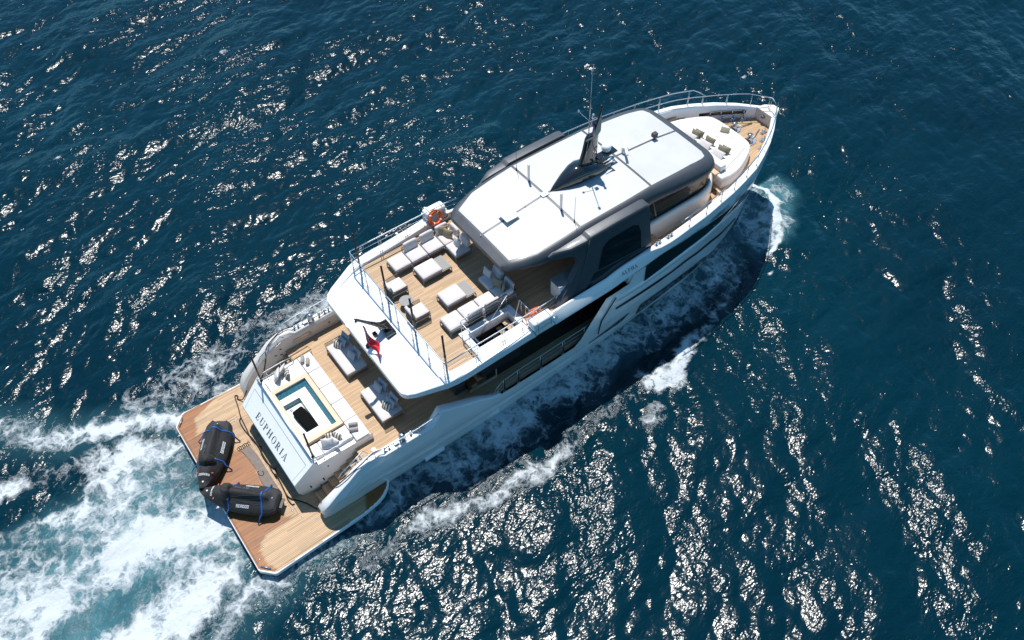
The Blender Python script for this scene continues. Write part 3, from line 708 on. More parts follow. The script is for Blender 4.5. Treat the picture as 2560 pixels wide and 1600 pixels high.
def write(text, gap, fn, thick, name, mat_, parent, label=None):
    """fn(u, v, h) maps letter space (u along, v up, both in cap heights) to 3-D"""
    u = 0
    for i, ch in enumerate(text):
        w, polys = GL[ch]; b = MB()
        for k, p in enumerate(polys):
            n = len(p)
            lo = [fn(u + a, c, .002 + .0004 * k) for a, c in p]; hi = [fn(u + a, c, .002 + thick + .0004 * k) for a, c in p]
            if ch == 'O' or n > 12:
                m_ = n // 2
                for q in range(m_ - 1):
                    b.add([hi[q], hi[q + 1], hi[n - 2 - q], hi[n - 1 - q]], [(0, 1, 2, 3)])
            else: b.add(lo + hi, [tuple(range(n, 2 * n))] + [(j, (j + 1) % n, n + (j + 1) % n, n + j) for j in range(n)])
        u += w + gap; b.build(name, mat_, parent, label=label)
tw = sum(GL[c][0] for c in 'EUPHORIA'); sc = .335; gp = (2.72 / sc - tw) / 7
nrm = Vector((-.693, 0, .721)); up_ = Vector((.721, 0, .693)).normalized()
def fE(u, v, h): 
    p = Vector((2.985, 1.405, tz(2.985))) + Vector((0, -1, 0)) * u * sc + up_ * v * sc * .98 + nrm * h; return tuple(p)
write('EUPHORIA', gp, fE, .006, 'name_letter', M['lett'], Y)
scA = .16
def fA(s):
    def f(u, v, h):
        x = (18.72 + u * .165) if s < 0 else (19.75 - u * .165)
        z = 5.20 + v * .135; return (x, s * (fas_y(x, z) + .006 + h), z)
    return f
for s in (-1, 1): write('ALPHA', .32, fA(s), .004, 'side_letter', M['lett'], Y)
# ---- stern stairs
for s in (-1, 1):
    n = 7
    for i in range(n):
        x0 = 3.42 + i * .335; z = .80 + i * .2
        c_ = MB(); c_.box(x0, x0 + .35, s * 2.63 if s > 0 else -3.66, s * 3.66 if s > 0 else -2.63, z - .04, z); c_.build('stair_tread', M['teakx'], Y, bevel=.008)
        c_ = MB(); c_.box(x0 + .02, x0 + .05, s * 2.64 if s > 0 else -3.65, s * 3.65 if s > 0 else -2.64, z - .24, z - .04); c_.build('stair_riser', M['teakx'], Y)
# ---- spa pool, sun pad, cushions
ZP = 2.66
def pad(name, x0, x1, y0, y1, z0, h, m='cushw', r=.04, puff=.012, parent=Y, label=None):
    v, f = pbox(x1 - x0, y1 - y0, h, r, puff); b = MB(); b.add([(a + (x0 + x1) / 2, c + (y0 + y1) / 2, d + z0) for a, c, d in v], f, True)
    return b.build(name, M[m], parent, label=label)
ys = [-2.64, -1.52, -.44, .57, 1.60, 2.62]
for i in range(5): pad('sun_pad', 5.78, 6.40, ys[i] + .008, ys[i + 1] - .008, 2.5, .18)
b = MB(); b.box(5.72, 6.44, -2.62, 2.62, 2.21, 2.5); b.build('sun_pad_base', M['gelwall'], Y, bevel=.02)
for s in (-1, 1):
    y0, y1 = (1.64, 2.60) if s > 0 else (-2.60, -1.64)
    b = MB(); b.box(3.98, 5.74, y0, y1, 2.2, 2.5); b.build('side_seat_base', M['gel'], Y, bevel=.015)
for s in (-1, 1):
    y0, y1 = (1.66, 2.36) if s > 0 else (-2.36, -1.66)
    pad('side_cushion', 4.05, 4.42, y0, y1, 2.5, .12); pad('side_cushion', 4.43, 4.95, y0, y1, 2.5, .12); pad('side_cushion', 4.96, 5.76, y0, y1 + .25 if s > 0 else y1, 2.5, .17)
rim = MB(); ox = (3.99, 5.74); oy = (-1.62, 1.62); ix = (4.10, 5.53); iy = (-1.40, 1.40); z0, z1 = 2.5, 2.80
ring = lambda a, c, z: [(a[0], c[0], z), (a[1], c[0], z), (a[1], c[1], z), (a[0], c[1], z)]
rim.grid([ring(ox, oy, z0), ring(ox, oy, z1), ring(ix, iy, z1), ring(ix, iy, z1 - .05)], False, True)
rim.build('spa_rim', M['wood'], Y, bevel=.008, label='pale oak rim around the spa pool')
jx = (4.10, 5.36); jy = (-1.20, 1.19); ZB = 2.50
b = MB(); b.grid([ring(ix, iy, z1 - .05), ring(ix, iy, z1 - .09), ring(jx, jy, ZB)], False, True)
b.build('spa_wall', M['mosaic'], Y)
# bench inside with a recessed well
wx = (4.12, 4.91); wy = (-.93, .84)
ri = lambda z, k=0: [(wx[0] + k, wy[0] + k, z), (wx[1] - k, wy[0] + k, z), (wx[1] - k, wy[1] - k, z), (wx[0] + k, wy[1] - k, z)]
b = MB(); b.grid([ring(jx, jy, ZB), ri(ZB)], False, True); b.build('spa_bench', M['gel'], Y)
b = MB(); b.grid([ri(ZB), ri(2.24, .05)], False, True); b.build('spa_well', M['tealwell'], Y, bevel=.05)
b = MB(); b.add(ri(2.24, .05), [(0, 1, 2, 3)]); b.build('spa_floor', M['gel'], Y)
b = MB(); b.lathe([(.001, 2.27), (.05, 2.27), (.06, 2.25)], 14, (4.36, .62, 0)); b.build('spa_jet', M['steel'], Y)
# grab rails and awning poles
def rail(name, pts, r, posts=(), pr=.016, mids=(), mat_='steel', mr=.008, label=None):
    b = MB(); b.tube(pts, r, 8)
    for dz in mids: b.tube([(p[0], p[1], p[2] - dz) for p in pts], mr, 6)
    for (x, y, z0, z1) in posts: b.tube([(x, y, z0), (x, y, z1)], pr, 6); b.lathe([(pr * 2.2, z0), (pr * 2, z0 + .02), (pr, z0 + .03)], 8, (x, y, 0))
    return b.build(name, M[mat_], Y, label=label)
rail('transom_grab_rail', [(3.82, -2.45, 2.97), (3.82, 2.45, 2.97)], .028, [(3.82, y, 2.84, 2.97) for y in (-2.4, -1.2, 0, 1.2, 2.4)], mat_='steelb')
for s in (-1, 1):
    rail('side_grab_rail', [(3.84, s * 2.48, 2.97), (4.2, s * 2.56, 3.02), (5.1, s * 2.58, 3.03), (5.55, s * 2.58, 3.0), (5.6, s * 2.58, 2.7)], .022, [(4.3, s * 2.56, 2.6, 3.02), (5.0, s * 2.58, 2.6, 3.02)])
    rail('side_grab_rail', [(4.45, s * 2.50, 2.82), (5.55, s * 2.50, 2.84)], .014)
    b = MB(); b.tube([(3.95, s * 2.33, 2.84), (3.95, s * 2.33, 4.62)], .04, 10); b.lathe([(.045, 4.62), (.045, 4.66), (.02, 4.68)], 10, (3.95, s * 2.33, 0)); b.lathe([(.07, 2.84), (.07, 2.9), (.05, 2.92)], 10, (3.95, s * 2.33, 0))
    b.build('awning_pole', M['bronze'], Y)
for y in (-3.43, -1.09, 1.09, 3.43):
    b = MB(); b.tube([(9.93, y, 4.94), (9.93, y, 7.24)], .043, 10); b.lathe([(.048, 7.24), (.048, 7.28), (.02, 7.30)], 10, (9.93, y, 0)); b.lathe([(.055, 5.9), (.055, 6.0)], 10, (9.93, y, 0), cap=False)
    b.build('awning_pole', M['bronze'], Y)
# upper deck rails
ZR = 6.01
aft = [(9.80, 3.66, ZR), (9.72, 3.76, ZR)]
ps = [(9.70, y) for y in (-3.7, -3.62, -2.5, -2.42, -1.3, -1.22, -.1, -.02, 1.18, 1.26, 2.42, 2.5, 3.62, 3.7)]
rail('aft_guard_rail', [(9.86, -3.78, ZR), (9.74, -3.76, ZR), (9.70, -3.66, ZR), (9.70, 3.66, ZR), (9.74, 3.76, ZR), (9.86, 3.78, ZR)], .028, [(x, y, 4.93, ZR) for x, y in ps], .013, (.27, .53, .80))
for s in (-1, 1):
    pp = [(x, s * 3.74, zc2(x) - .02, ZR) for x in (11.15, 11.25, 12.5, 12.6, 13.5)]
    rail('side_guard_rail', [(9.86, s * 3.78, ZR), (11, s * 3.76, ZR), (13, s * 3.76, ZR), (14.7, s * 3.74, ZR), (15.3, s * 3.68, ZR)], .028, pp, .013, (.27, .53, .78))
# stairwell: coaming, rails, treads
b = MB(); x0, x1, y0, y1 = SW; z0, z1 = 4.92, 5.06
rg = lambda k, z: [(x0 - k, y0 - k, z), (x1 + k, y0 - k, z), (x1 + k, y1 + k, z), (x0 - k, y1 + k, z)]
b.grid([rg(.30, z0), rg(.30, z1), rg(0, z1), rg(0, 4.6)], False, True); b.build('stairwell_coaming', M['gel'], Y, bevel=.02)
b = MB(); b.box(x0 - .02, x1 + .02, y0 - .02, y1 + .02, 2.1, 4.6)
fl = [f for i, f in enumerate(b.f) if i not in (4, 5)]; b.f = [f for f in b.f]; 
b2 = MB(); b2.grid([rg(.01, 4.62), rg(.01, 2.9)], False, True); b2.build('stairwell_lining', M['dark'], Y)
for i in range(9):
    c_ = MB(); x = 13.55 - i * .27; z = 4.72 - i * .27; c_.box(x - .28, x, -3.3, -2.52, z - .04, z); c_.build('companion_tread', M['teakx'] if i < 9 else M['walnut'], Y)
rail('stairwell_rail', [(13.75, -2.33, 5.98), (11.45, -2.33, 5.98), (11.38, -2.40, 5.98), (11.38, -3.72, 5.98)], .027, [(11.40, -2.36, 5.02, 5.98), (12.55, -2.33, 5.05, 5.98), (12.62, -2.33, 5.05, 5.98), (13.72, -2.33, 5.05, 5.98), (11.38, -3.0, 5.02, 5.98)], .013, (.27, .53, .78))
rail('stairwell_hand_rail', [(13.7, -2.42, 5.98), (11.95, -2.6, 4.5)], .022)
rail('stairwell_gate', [(14.0, -3.7, 5.95), (14.0, -2.9, 5.95), (13.2, -3.35, 5.0)], .024, [(14.0, -3.3, 5.0, 5.95), (14.0, -3.0, 5.0, 5.95), (14.0, -3.6, 5.0, 5.95)], .012)
# ---- superstructure on the main deck: black glass house
for s in (-1, 1):
    b = MB(); b.grid([[(11.9, s * 3.2, 2.22), (11.9, s * 3.2, 4.82)], [(12.4, s * 3.22, 2.22), (12.4, s * 3.22, 4.82)], [(20.9, s * 3.25, 2.22), (20.9, s * 3.25, 4.9)]], False)
    b.build('saloon_side_glass', M['glass'], Y)
b = MB(); b.box(11.88, 11.94, -2.4, 3.2, 2.22, 4.8); b.build('saloon_aft_glass', M['glass'], Y)
b = MB(); b.box(12.38, 12.44, -3.25, -3.17, 2.2, 4.8); b.box(11.0, 12.4, -3.28, -3.2, 2.2, 2.3); b.build('door_frame', M['wood'], Y)
b = MB(); b.box(11.0, 12.36, -3.2, -2.55, 2.22, 2.62); b.box(11.5, 12.36, -3.2, -2.55, 2.62, 3.0); b.build('stair_foot_cabinet', M['walnut'], Y, bevel=.01)
b = MB(); b.box(10.4, 10.95, -3.0, -2.5, 2.2, 2.75); b.build('aft_locker', M['char'], Y, bevel=.02)
# glazed bands in the hull (a few mm proud of the shell)
def strip(name, xs_, zt, zb, m='glass', off=.006, depth=0, nz=4, yf=None):
    out = []
    for s in (-1, 1):
        b = MB(); rows = []
        for x in xs_:
            a, c_ = zt(x), zb(x); rows.append([(x, s * ((yf(x) if yf else Yh(x, c_ + (a - c_) * k / nz)) + off), c_ + (a - c_) * k / nz) for k in range(nz + 1)])
        b.grid(rows, True, flip=(s < 0)); out.append(b.build(name, M[m], Y))
    return out
strip('main_deck_window', arange(20.05, 28.4, .35), lambda x: zfas(x) + .02, lambda x: interp(x, [20.05, 21.1, 22.1, 25.2, 26.2, 26.6, 28.4], [4.0, 4.08, 4.17, 4.2, 4.12, 3.95, 3.5]), off=.03)
strip('recess_window', [17.9, 18.1, 18.6, 19.1, 19.3], lambda x: 4.97, lambda x: interp(x, [17.9, 19.3], [4.5, 4.5]), off=-.30, yf=lambda x: Yd(x))
strip('hull_slot', arange(18.4, 28.0, .4), lambda x: interp(x, [18.4, 18.9, 20.2, 21.6, 23.2, 25.2, 26.8, 28.0], [3.40, 3.38, 3.34, 3.31, 3.17, 2.80, 2.35, 1.95]), lambda x: interp(x, [18.4, 18.9, 20.2, 21.6, 23.2, 25.2, 26.8, 28.0], [3.26, 3.20, 3.16, 3.10, 2.92, 2.52, 2.1, 1.72]), m='dark', off=.02)
strip('hull_window', arange(20.3, 26.7, .35), lambda x: interp(x, [20.3, 22.2, 23.5, 25.2, 26.7], [1.92, 1.68, 1.56, 1.22, .62]), lambda x: interp(x, [20.3, 21.8, 23.3, 25.1, 26.7], [1.00, .88, .93, .72, .40]), off=.05)
strip('hull_window_small', arange(17.1, 19.55, .24), lambda x: interp(x, [17.1, 19.5], [1.56, 1.98]), lambda x: interp(x, [17.1, 18.04, 19.2, 19.55], [1.50, 1.50, 1.42, 1.9]), off=.03)
strip('topside_groove', arange(6.6, 17.0, .5), lambda x: interp(x, [6.6, 8, 9.1, 11.3, 13, 17], [1.72, 1.74, 1.76, 1.6, 1.5, 1.5]), lambda x: interp(x, [6.6, 8, 9.1, 11.3, 13, 17], [1.69, 1.71, 1.73, 1.57, 1.47, 1.47]), m='greyp', nz=1, off=.003)
# shelf ledge under the forward windows
for s in (-1, 1):
    b = MB(); rows = []
    for x in [18.25] + arange(18.6, 27.6, .45):
        z = interp(x, [18.25, 18.6, 20, 21, 25.2, 26.6, 27.6], [3.95, 4.0, 3.95, 3.98, 4.08, 3.95, 3.6]); y = Yh(x, z); k = interp(x, [18.25, 18.7, 26.5, 27.6], [.0, .06, .05, .0])
        rows.append([(x, s * (y - .01), z + .08), (x, s * (y + k), z + .03), (x, s * (y + k), z - .05), (x, s * (y - .01), z - .35)])
    b.grid(rows, True, flip=(s > 0)); b.build('topside_ledge', M['gel'], Y)
# white pillar between openings
for s in (-1, 1):
    b = MB(); b.grid([[(19.3, s * (Yd(19.3) - .35), 4.5), (19.3, s * (Yd(19.3) - .35), 5.0)], [(19.36, s * Yd(19.3), 4.5), (19.36, s * Yd(19.3), 5.0)]], False)
    b.box(19.1, 20.0, s * (Yd(19.5)) - .35 if s > 0 else -Yd(19.5) + .05, s * (Yd(19.5)) - .05 if s > 0 else -Yd(19.5) + .35, 4.4, 5.0); b.build('side_pillar', M['gel'], Y)
# main deck side rails with dark posts
for s in (-1, 1):
    yy = lambda x: s * (Yh(x, 2.2) - .05)
    pts = [(11.6, yy(11.6), 2.55), (12.1, yy(12.1), 3.0), (12.8, yy(12.8), 3.12)] + [(x, yy(x), 3.15) for x in arange(13.5, 17.6, .7)] + [(18.3, s * 4.12, 4.15)]
    rail('side_deck_rail', pts, .022, [(x, yy(x), 2.2, 3.1) for x in (12.2, 12.28, 12.95, 13.03, 14.2, 14.28, 15.45, 15.53, 16.7, 16.78)], .018, (.28, .55), mat_='steelb')
    for x in (12.24, 12.99, 14.24, 15.49, 16.74): b = MB(); b.box(x - .035, x + .035, yy(x) - .02, yy(x) + .02, 2.2, 3.08); b.build('rail_post', M['dark'], Y)
    b = MB(); b.tube([(17.4, s * 4.19, 2.3), (17.55, s * 4.19, 3.1), (18.3, s * 4.19, 4.2)], .03, 6); b.build('side_bar', M['dark'], Y)
# ---- roof
def zr(x, y=0): return interp(x, [13.8, 14.3, 17.5, 21.5, 24, 25.3, 26], [7.12, 7.33, 7.69, 7.70, 7.48, 7.26, 7.0]) - .012 * y * y
white_half = [(14.27, 0), (14.27, 1.84), (15.28, 2.28), (16.4, 2.35), (17.6, 2.37), (20, 2.36), (21.6, 2.30), (23.2, 2.24), (24.4, 2.14), (24.85, 2.06), (25.08, 1.9), (25.16, 1.65), (25.2, 1.0), (25.22, 0)]
def yw_(x): return interp(x, [p[0] for p in white_half[1:-4]], [p[1] for p in white_half[1:-4]])
def roof_row(x, w, z_off=0.0, n=16): return [(x, -w + 2 * w * k / n, zr(x, -w + 2 * w * k / n) + z_off) for k in range(n + 1)]
def xpanel(name, x0, x1, y0, y1, m='roofwhite', zo=.006):
    b = MB(); P = []
    for x in arange(x0, x1, .12):
        w = interp(x, [14.27, 15.28, 16.4, 17.6, 20, 21.6, 23.2, 24.4, 24.9, 25.08, 25.17, 25.2], [1.84, 2.28, 2.35, 2.37, 2.36, 2.32, 2.27, 2.20, 2.14, 2.06, 1.92, 1.75])
        a = max(y0, -w); c_ = min(y1, w); P.append([(x, a + (c_ - a) * k / 10, zr(x, a + (c_ - a) * k / 10) + zo) for k in range(11)])
    b.grid(P, True); return b.build(name, M[m], Y)
for (xa, xb) in ((14.27, 17.48), (17.60, 21.48), (21.60, 25.20)):
    for (ya, yb) in ((-9, -.05), (.05, 9)): xpanel('roof_panel', xa, xb, ya, yb)
# dark roof shell: aft lip, sides rolling down, front brow
b = MB(); rows = []
def out_half(x): return interp(x, [13.9, 13.97, 14.1, 14.65, 15.35, 15.9, 17, 21.5, 23, 24, 24.9, 25.4, 25.7, 25.88], [1.85, 2.05, 2.15, 2.42, 2.60, 2.68, 2.72, 2.72, 2.78, 2.78, 2.70, 2.52, 2.2, 1.75])
def inw(x): return interp(x, [13.9, 14.27, 15.28, 16.4, 17.6, 20, 21.6, 23.2, 24.4, 24.9, 25.3, 25.6, 25.88], [1.7, 1.84, 2.28, 2.35, 2.37, 2.36, 2.32, 2.27, 2.20, 2.13, 1.95, 1.75, 1.45])
xr = [13.86, 13.93, 14.0, 14.15, 14.3, 14.65, 15.0, 15.35] + arange(15.9, 24.4, .5) + [24.7, 24.95, 25.2, 25.4, 25.6, 25.75, 25.86, 25.92]
for x in xr:
    o = out_half(x); i = inw(x); zt = zr(x, 0); drop = interp(x, [13.9, 14.5, 16, 21, 25, 25.9], [.16, .3, .60, .68, .62, .32])
    zi = zr(x, i); row = []
    for s in (-1, 1):
        side = [(x, s * (o - .12), zi - drop - .04), (x, s * (o - .02), zi - drop), (x, s * o, zi - drop + .05), (x, s * (i + (o - i) * .93), zi - drop * .55), (x, s * (i + (o - i) * .68), zi - drop * .20), (x, s * (i + (o - i) * .35), zi - drop * .035), (x, s * i, zi)]
        row += side if s < 0 else [(x, y, zr(x, y)) for y in [-i * .5, 0, i * .5]] + side[::-1]
    if x > 25.5:
        row = [(p[0], p[1], p[2] - (x - 25.5) ** 2 * 1.6) for p in row]
    rows.append(row)
b.grid(rows, True)
b.add(rows[0], [tuple(range(len(rows[0])))]); b.add(rows[-1], [tuple(range(len(rows[-1])))[::-1]])
b.build('roof_shell', M['char'], Y)
b = MB(); P = [[(x, -(out_half(x) - .14) + 2 * (out_half(x) - .14) * k / 6, zr(x, inw(x)) - interp(x, [13.9, 14.5, 16, 21, 25, 25.9], [.16, .3, .60, .68, .62, .32]) - .03) for k in range(7)] for x in xr]
b.grid(P, True); b.build('roof_lining', M['beige'], Y)
# side arches with their window
def yarch(z, x=18): return 3.10 + (7.5 - z) * .24
for s in (-1, 1):
    A = MB()
    top = [(14.95, 6.95), (15.3, 7.22), (16.0, 7.42), (17.35, 7.56), (17.5, 7.62), (20.86, 7.66), (20.98, 7.60)]
    bot = [(16.15, 5.12), (16.5, 5.12), (20.75, 5.38)]
    outl = [(15.40, 5.10), (16.95, 5.12), (18.0, 5.22), (19.4, 5.32), (20.72, 5.42), (20.72, 6.6), (20.78, 7.3), (20.72, 7.44), (17.55, 7.42), (17.40, 7.33), (16.6, 7.26), (16.1, 7.18), (15.7, 7.06), (15.75, 7.0), (16.1, 6.98), (16.45, 7.02), (16.7, 6.98), (16.84, 6.82), (16.80, 6.5), (16.2, 5.9)]
    def ybl(x, z):
        t = max(0, min(1, (x - 15.7) / 1.3)); t = t * t * (3 - 2 * t); w = max(0, min(1, (z - 6.1) / .5)); t = 1 - (1 - t) * w
        return 2.68 + (yarch(z) - 2.68) * t
    def face(x, z, off): return (x, s * (ybl(x, z) + off * min(1, max(.12, (x - 15.5) / 1.2) if z > 6.4 else 1) + (.05 if x > 17.42 else 0)), z)
    n = len(outl)
    # outer skin as quads between columns
    win = [(17.72, 5.85), (18.12, 6.78), (18.45, 6.98), (19.80, 7.02), (20.08, 6.90), (20.18, 6.5), (20.12, 5.72)]
    fr_ = MB(); vo = [face(x, z, .0) for x, z in outl]; vi = [face(x, z, -.28) for x, z in outl]
    A.add(vo + vi, [tuple(range(n)), tuple(range(2 * n - 1, n - 1, -1))] + [(j, (j + 1) % n, n + (j + 1) % n, n + j) for j in range(n)])
    # flat top shelf joining the roof side
    rows = []
    for x, zt in ((15.7, 7.17), (15.9, 7.24), (16.1, 7.30), (16.6, 7.38), (17.38, 7.44), (17.44, 7.46), (17.56, 7.55), (17.62, 7.56), (19, 7.58), (20.6, 7.57), (20.78, 7.5)):
        e = .05 if x > 17.45 else 0; yo = ybl(x, zt) + e; yi = min(yo - .02, interp(x, [15, 15.6, 16.4, 20.8], [2.5, 2.6, 2.66, 2.66]))
        rows.append([(x, s * (yo + .012), zt - .16), (x, s * (yo - .0), zt - .05), (x, s * (yo - .05), zt + .02), (x, s * (yo - .15), zt + .05), (x, s * yi, zt + .04), (x, s * (yi - .02), zt - .02), (x, s * (yi - .02), zt - .35)])
    A.grid(rows, True, flip=(s > 0))
    ar = A.build('side_arch', M['char'], Y, bevel=.03, seg=2)
    c_ = MB(); nw = len(win); c_.add([face(x, z, .006) for x, z in win], [tuple(range(nw))]); c_.build('arch_window', M['glass'], ar)
    c_ = MB(); c_.tube([face(x, z, .012) for x, z in ((17.44, 7.5), (17.40, 7.15), (16.95, 6.2), (16.35, 5.15))], .022, 6); c_.build('arch_crease', M['char'], ar)
    c_ = MB(); c_.add([face(x, z, .008) for x, z in ((16.9, 5.15), (20.7, 5.45), (20.7, 5.7), (20.2, 5.66), (17.5, 5.78))], [(0, 1, 2, 3, 4)]); c_.build('arch_foot_panel', M['gloss'], ar)
# roof seams, hub, hatch, fittings
b = MB(); b.box(17.35, 17.72, -.14, .14, 7.69, 7.75); b.build('roof_hub', M['plast'], Y, bevel=.03)
b = MB(); b.box(15.28, 15.95, -.34, .32, 7.62, 7.67); b.box(15.5, 15.7, -.1, .1, 7.4, 7.62); b.build('satellite_plate', M['plast'], Y, bevel=.02)
for s in (-1, 1):
    b = MB(); b.box(17.50, 17.58, s * 1.13 - .045, s * 1.13 + .045, 7.70, 8.58); b.lathe([(.07, 7.66), (.07, 7.72), (.03, 7.76)], 10, (17.54, s * 1.13, 0)); b.build('flat_antenna', M['steelb'], Y, bevel=.01)
    b = MB(); b.tube([(17.54, s * 2.03, 7.62), (17.54, s * 2.03, 9.05)], [.012, .006], 6); b.lathe([(.03, 7.6), (.03, 7.74), (.012, 7.8)], 8, (17.54, s * 2.03, 0)); b.build('whip_antenna', M['dark'], Y)
b = MB(); b.lathe([(.06, 7.40), (.06, 7.46), (.025, 7.5), (.025, 7.66)], 10, (23.87, 0, 0)); b.box(23.75, 23.99, -.1, .1, 7.64, 7.84); b.build('searchlight', M['dark'], Y, bevel=.02)
for x in (14.15, 16.5, 24.9):
    b = MB(); b.lathe([(.035, zr(x) - .01), (.035, zr(x) + .05), (.02, zr(x) + .07)], 10, (x, 0, 0)); b.build('roof_light', M['steel'], Y)
# ---- mast: pod, blade, radar
pod = MB(); rows = []
for x, w, z0, z1 in ((17.85, .02, 7.70, 7.72), (18.1, .16, 7.68, 7.86), (18.6, .36, 7.68, 8.12), (19.1, .50, 7.68, 8.34), (19.45, .56, 7.68, 8.38), (19.9, .58, 7.68, 8.24), (20.5, .52, 7.68, 8.02), (21.0, .36, 7.68, 7.9), (21.4, .06, 7.72, 7.78)):
    rows.append([(x, -w * .8, z0), (x, -w, z0 + (z1 - z0) * .45), (x, -w * .78, z0 + (z1 - z0) * .85), (x, -w * .45, z1), (x, 0, z1 + .02), (x, w * .45, z1), (x, w * .78, z0 + (z1 - z0) * .85), (x, w, z0 + (z1 - z0) * .45), (x, w * .8, z0)])
pod.grid(rows, True); pod.build('mast_pod', M['gloss'], Y)
bl = MB(); rows = []
for z, xa, xb, w in ((7.95, 19.18, 20.55, .16), (8.4, 19.35, 20.42, .13), (9.0, 19.52, 20.42, .11), (9.6, 19.64, 20.45, .09), (9.72, 19.68, 20.46, .085)):
    rows.append([(xa, 0, z), (xa + .15, -w, z), ((xa + xb) / 2, -w * 1.1, z), (xb - .12, -w * .8, z), (xb, 0, z), (xb - .12, w * .8, z), ((xa + xb) / 2, w * 1.1, z), (xa + .15, w, z)])
bl.grid(rows, True, True); bl.add(rows[-1], [tuple(range(8))])
bl.build('mast_blade', M['gloss'], Y)
t = MB(); rows = []
for z, xa, xb, w in ((9.70, 20.02, 20.46, .08), (10.2, 20.22, 20.48, .06), (10.6, 20.38, 20.50, .045), (10.78, 20.43, 20.50, .04)):
    rows.append([(xa, 0, z), ((xa + xb) / 2, -w, z), (xb, 0, z), ((xa + xb) / 2, w, z)])
t.grid(rows, True, True); t.add(rows[-1], [(0, 1, 2, 3)]); t.build('mast_horn', M['gloss'], Y)
t = MB(); t.add([(19.66, -.10, 9.66), (20.05, -.10, 9.66), (20.46, -.05, 10.7), (20.50, -.05, 10.3), (20.46, -.085, 9.72), (20.2, -.1, 9.5), (19.64, -.095, 9.55)], [(0, 1, 5, 6), (1, 2, 3, 4, 5)]); t.build('mast_trim', M['beige'], Y)
t = MB(); t.lathe([(.05, 10.78), (.05, 10.86), (.06, 10.88), (.06, 10.98), (.02, 11.0)], 10, (20.47, 0, 0)); t.build('masthead_light', M['dark'], Y)
t = MB(); t.tube([(19.88, .02, 9.7), (19.88, .02, 12.85)], [.022, .014], 8); t.lathe([(.055, 12.80), (.06, 12.9), (.05, 12.97), (.02, 13.0)], 10, (19.88, .02, 0)); t.lathe([(.06, 12.97), (.04, 13.03), (.001, 13.04)], 10, (19.88, .02, 0)); t.build('tall_antenna', M['steelb'], Y)
t = MB(); t.tube([(19.9, .02, 10.45), (19.55, .35, 10.9)], .015, 6); t.lathe([(.05, 10.88), (.05, 10.96), (.02, 10.98)], 8, (19.55, .35, 0)); t.tube([(19.95, 0, 10.2), (20.1, .05, 10.55)], .02, 6); t.lathe([(.07, 10.5), (.09, 10.6), (.04, 10.7)], 10, (20.1, .05, 0)); t.build('wind_sensor', M['steel'], Y)
t = MB(); t.tube([(19.45, -.25, 8.25), (19.86, -.06, 9.9)], .008, 5); t.build('signal_halyard', M['steelb'], Y)
t = MB(); t.box(20.4, 21.45, -.20, .20, 8.16, 8.24); t.build('radar_arm', M['gloss'], Y, bevel=.03)
t = MB(); t.lathe([(.19, 8.25), (.22, 8.30), (.22, 8.45), (.15, 8.54), (.01, 8.56)], 20, (21.05, .12, 0)); t.build('radome', M['plast'], Y)
t = MB(); t.lathe([(.13, 7.66), (.15, 7.74), (.16, 7.9), (.1, 8.0)], 16, (22.05, -.02, 0))
mt = Matrix.Translation((22.05, -.02, 8.04)) @ Matrix.Rotation(R(58), 4, 'Z'); t.box(-.62, .62, -.06, .06, -.045, .045, mt); t.build('radar_scanner', M['plast'], Y, bevel=.012)
t = MB()
for y in (-.32, -.48):
    mt = Matrix.Translation((20.75, y, 8.10)) @ Matrix.Rotation(R(90), 4, 'Y'); t.lathe([(.02, -.25), (.025, 0), (.05, .16), (.10, .24)], 12, (0, 0, 0), mt, cap=False)
t.build('air_horn', M['steel'], Y)
for p in ((19.95, -.13, 8.45), (20.05, -.13, 8.30)):
    t = MB(); t.lathe([(.045, -.03), (.055, 0), (.045, .04)], 10, p); t.build('nav_light', M['dark'], Y)
# ---- ensign arm on the overhang
t = MB()
rows = []
for x, z, w, h in ((9.30, 4.98, .34, .1), (9.0, 5.15, .24, .18), (8.6, 5.62, .12, .14), (8.25, 6.02, .09, .12), (8.0, 6.32, .08, .10), (7.88, 6.40, .06, .06)):
    rows.append([(x, -w, z - h * .5), (x, -w * .9, z + h * .4), (x, 0, z + h * .7), (x, w * .9, z + h * .4), (x, w, z - h * .5), (x + .08, 0, z - h)])
t.grid(rows, True, True); t.add(rows[0], [tuple(range(6))]); t.add(rows[-1], [tuple(range(6))[::-1]])
t.box(8.92, 9.36, -.5, .36, 4.78, 5.02)
t.build('ensign_arm', M['gloss'], Y, bevel=.02)
t = MB(); t.prism([(7.52, .12), (7.48, 0), (7.52, -.12), (7.98, -.07), (7.98, .07)], 6.27, 6.31); t.build('ensign_arm_tip', M['steelb'], Y, bevel=.01)
t = MB(); t.box(8.45, 8.62, -.28, -.06, 5.02, 5.2); t.build('stern_light', M['dark'], Y, bevel=.02)
t = MB(); t.lathe([(.11, 4.74), (.11, 4.80), (.05, 4.84), (.05, 4.92), (.02, 4.94)], 14, (8.1, -.25, 0)); t.build('deck_fitting', M['dark'], Y)
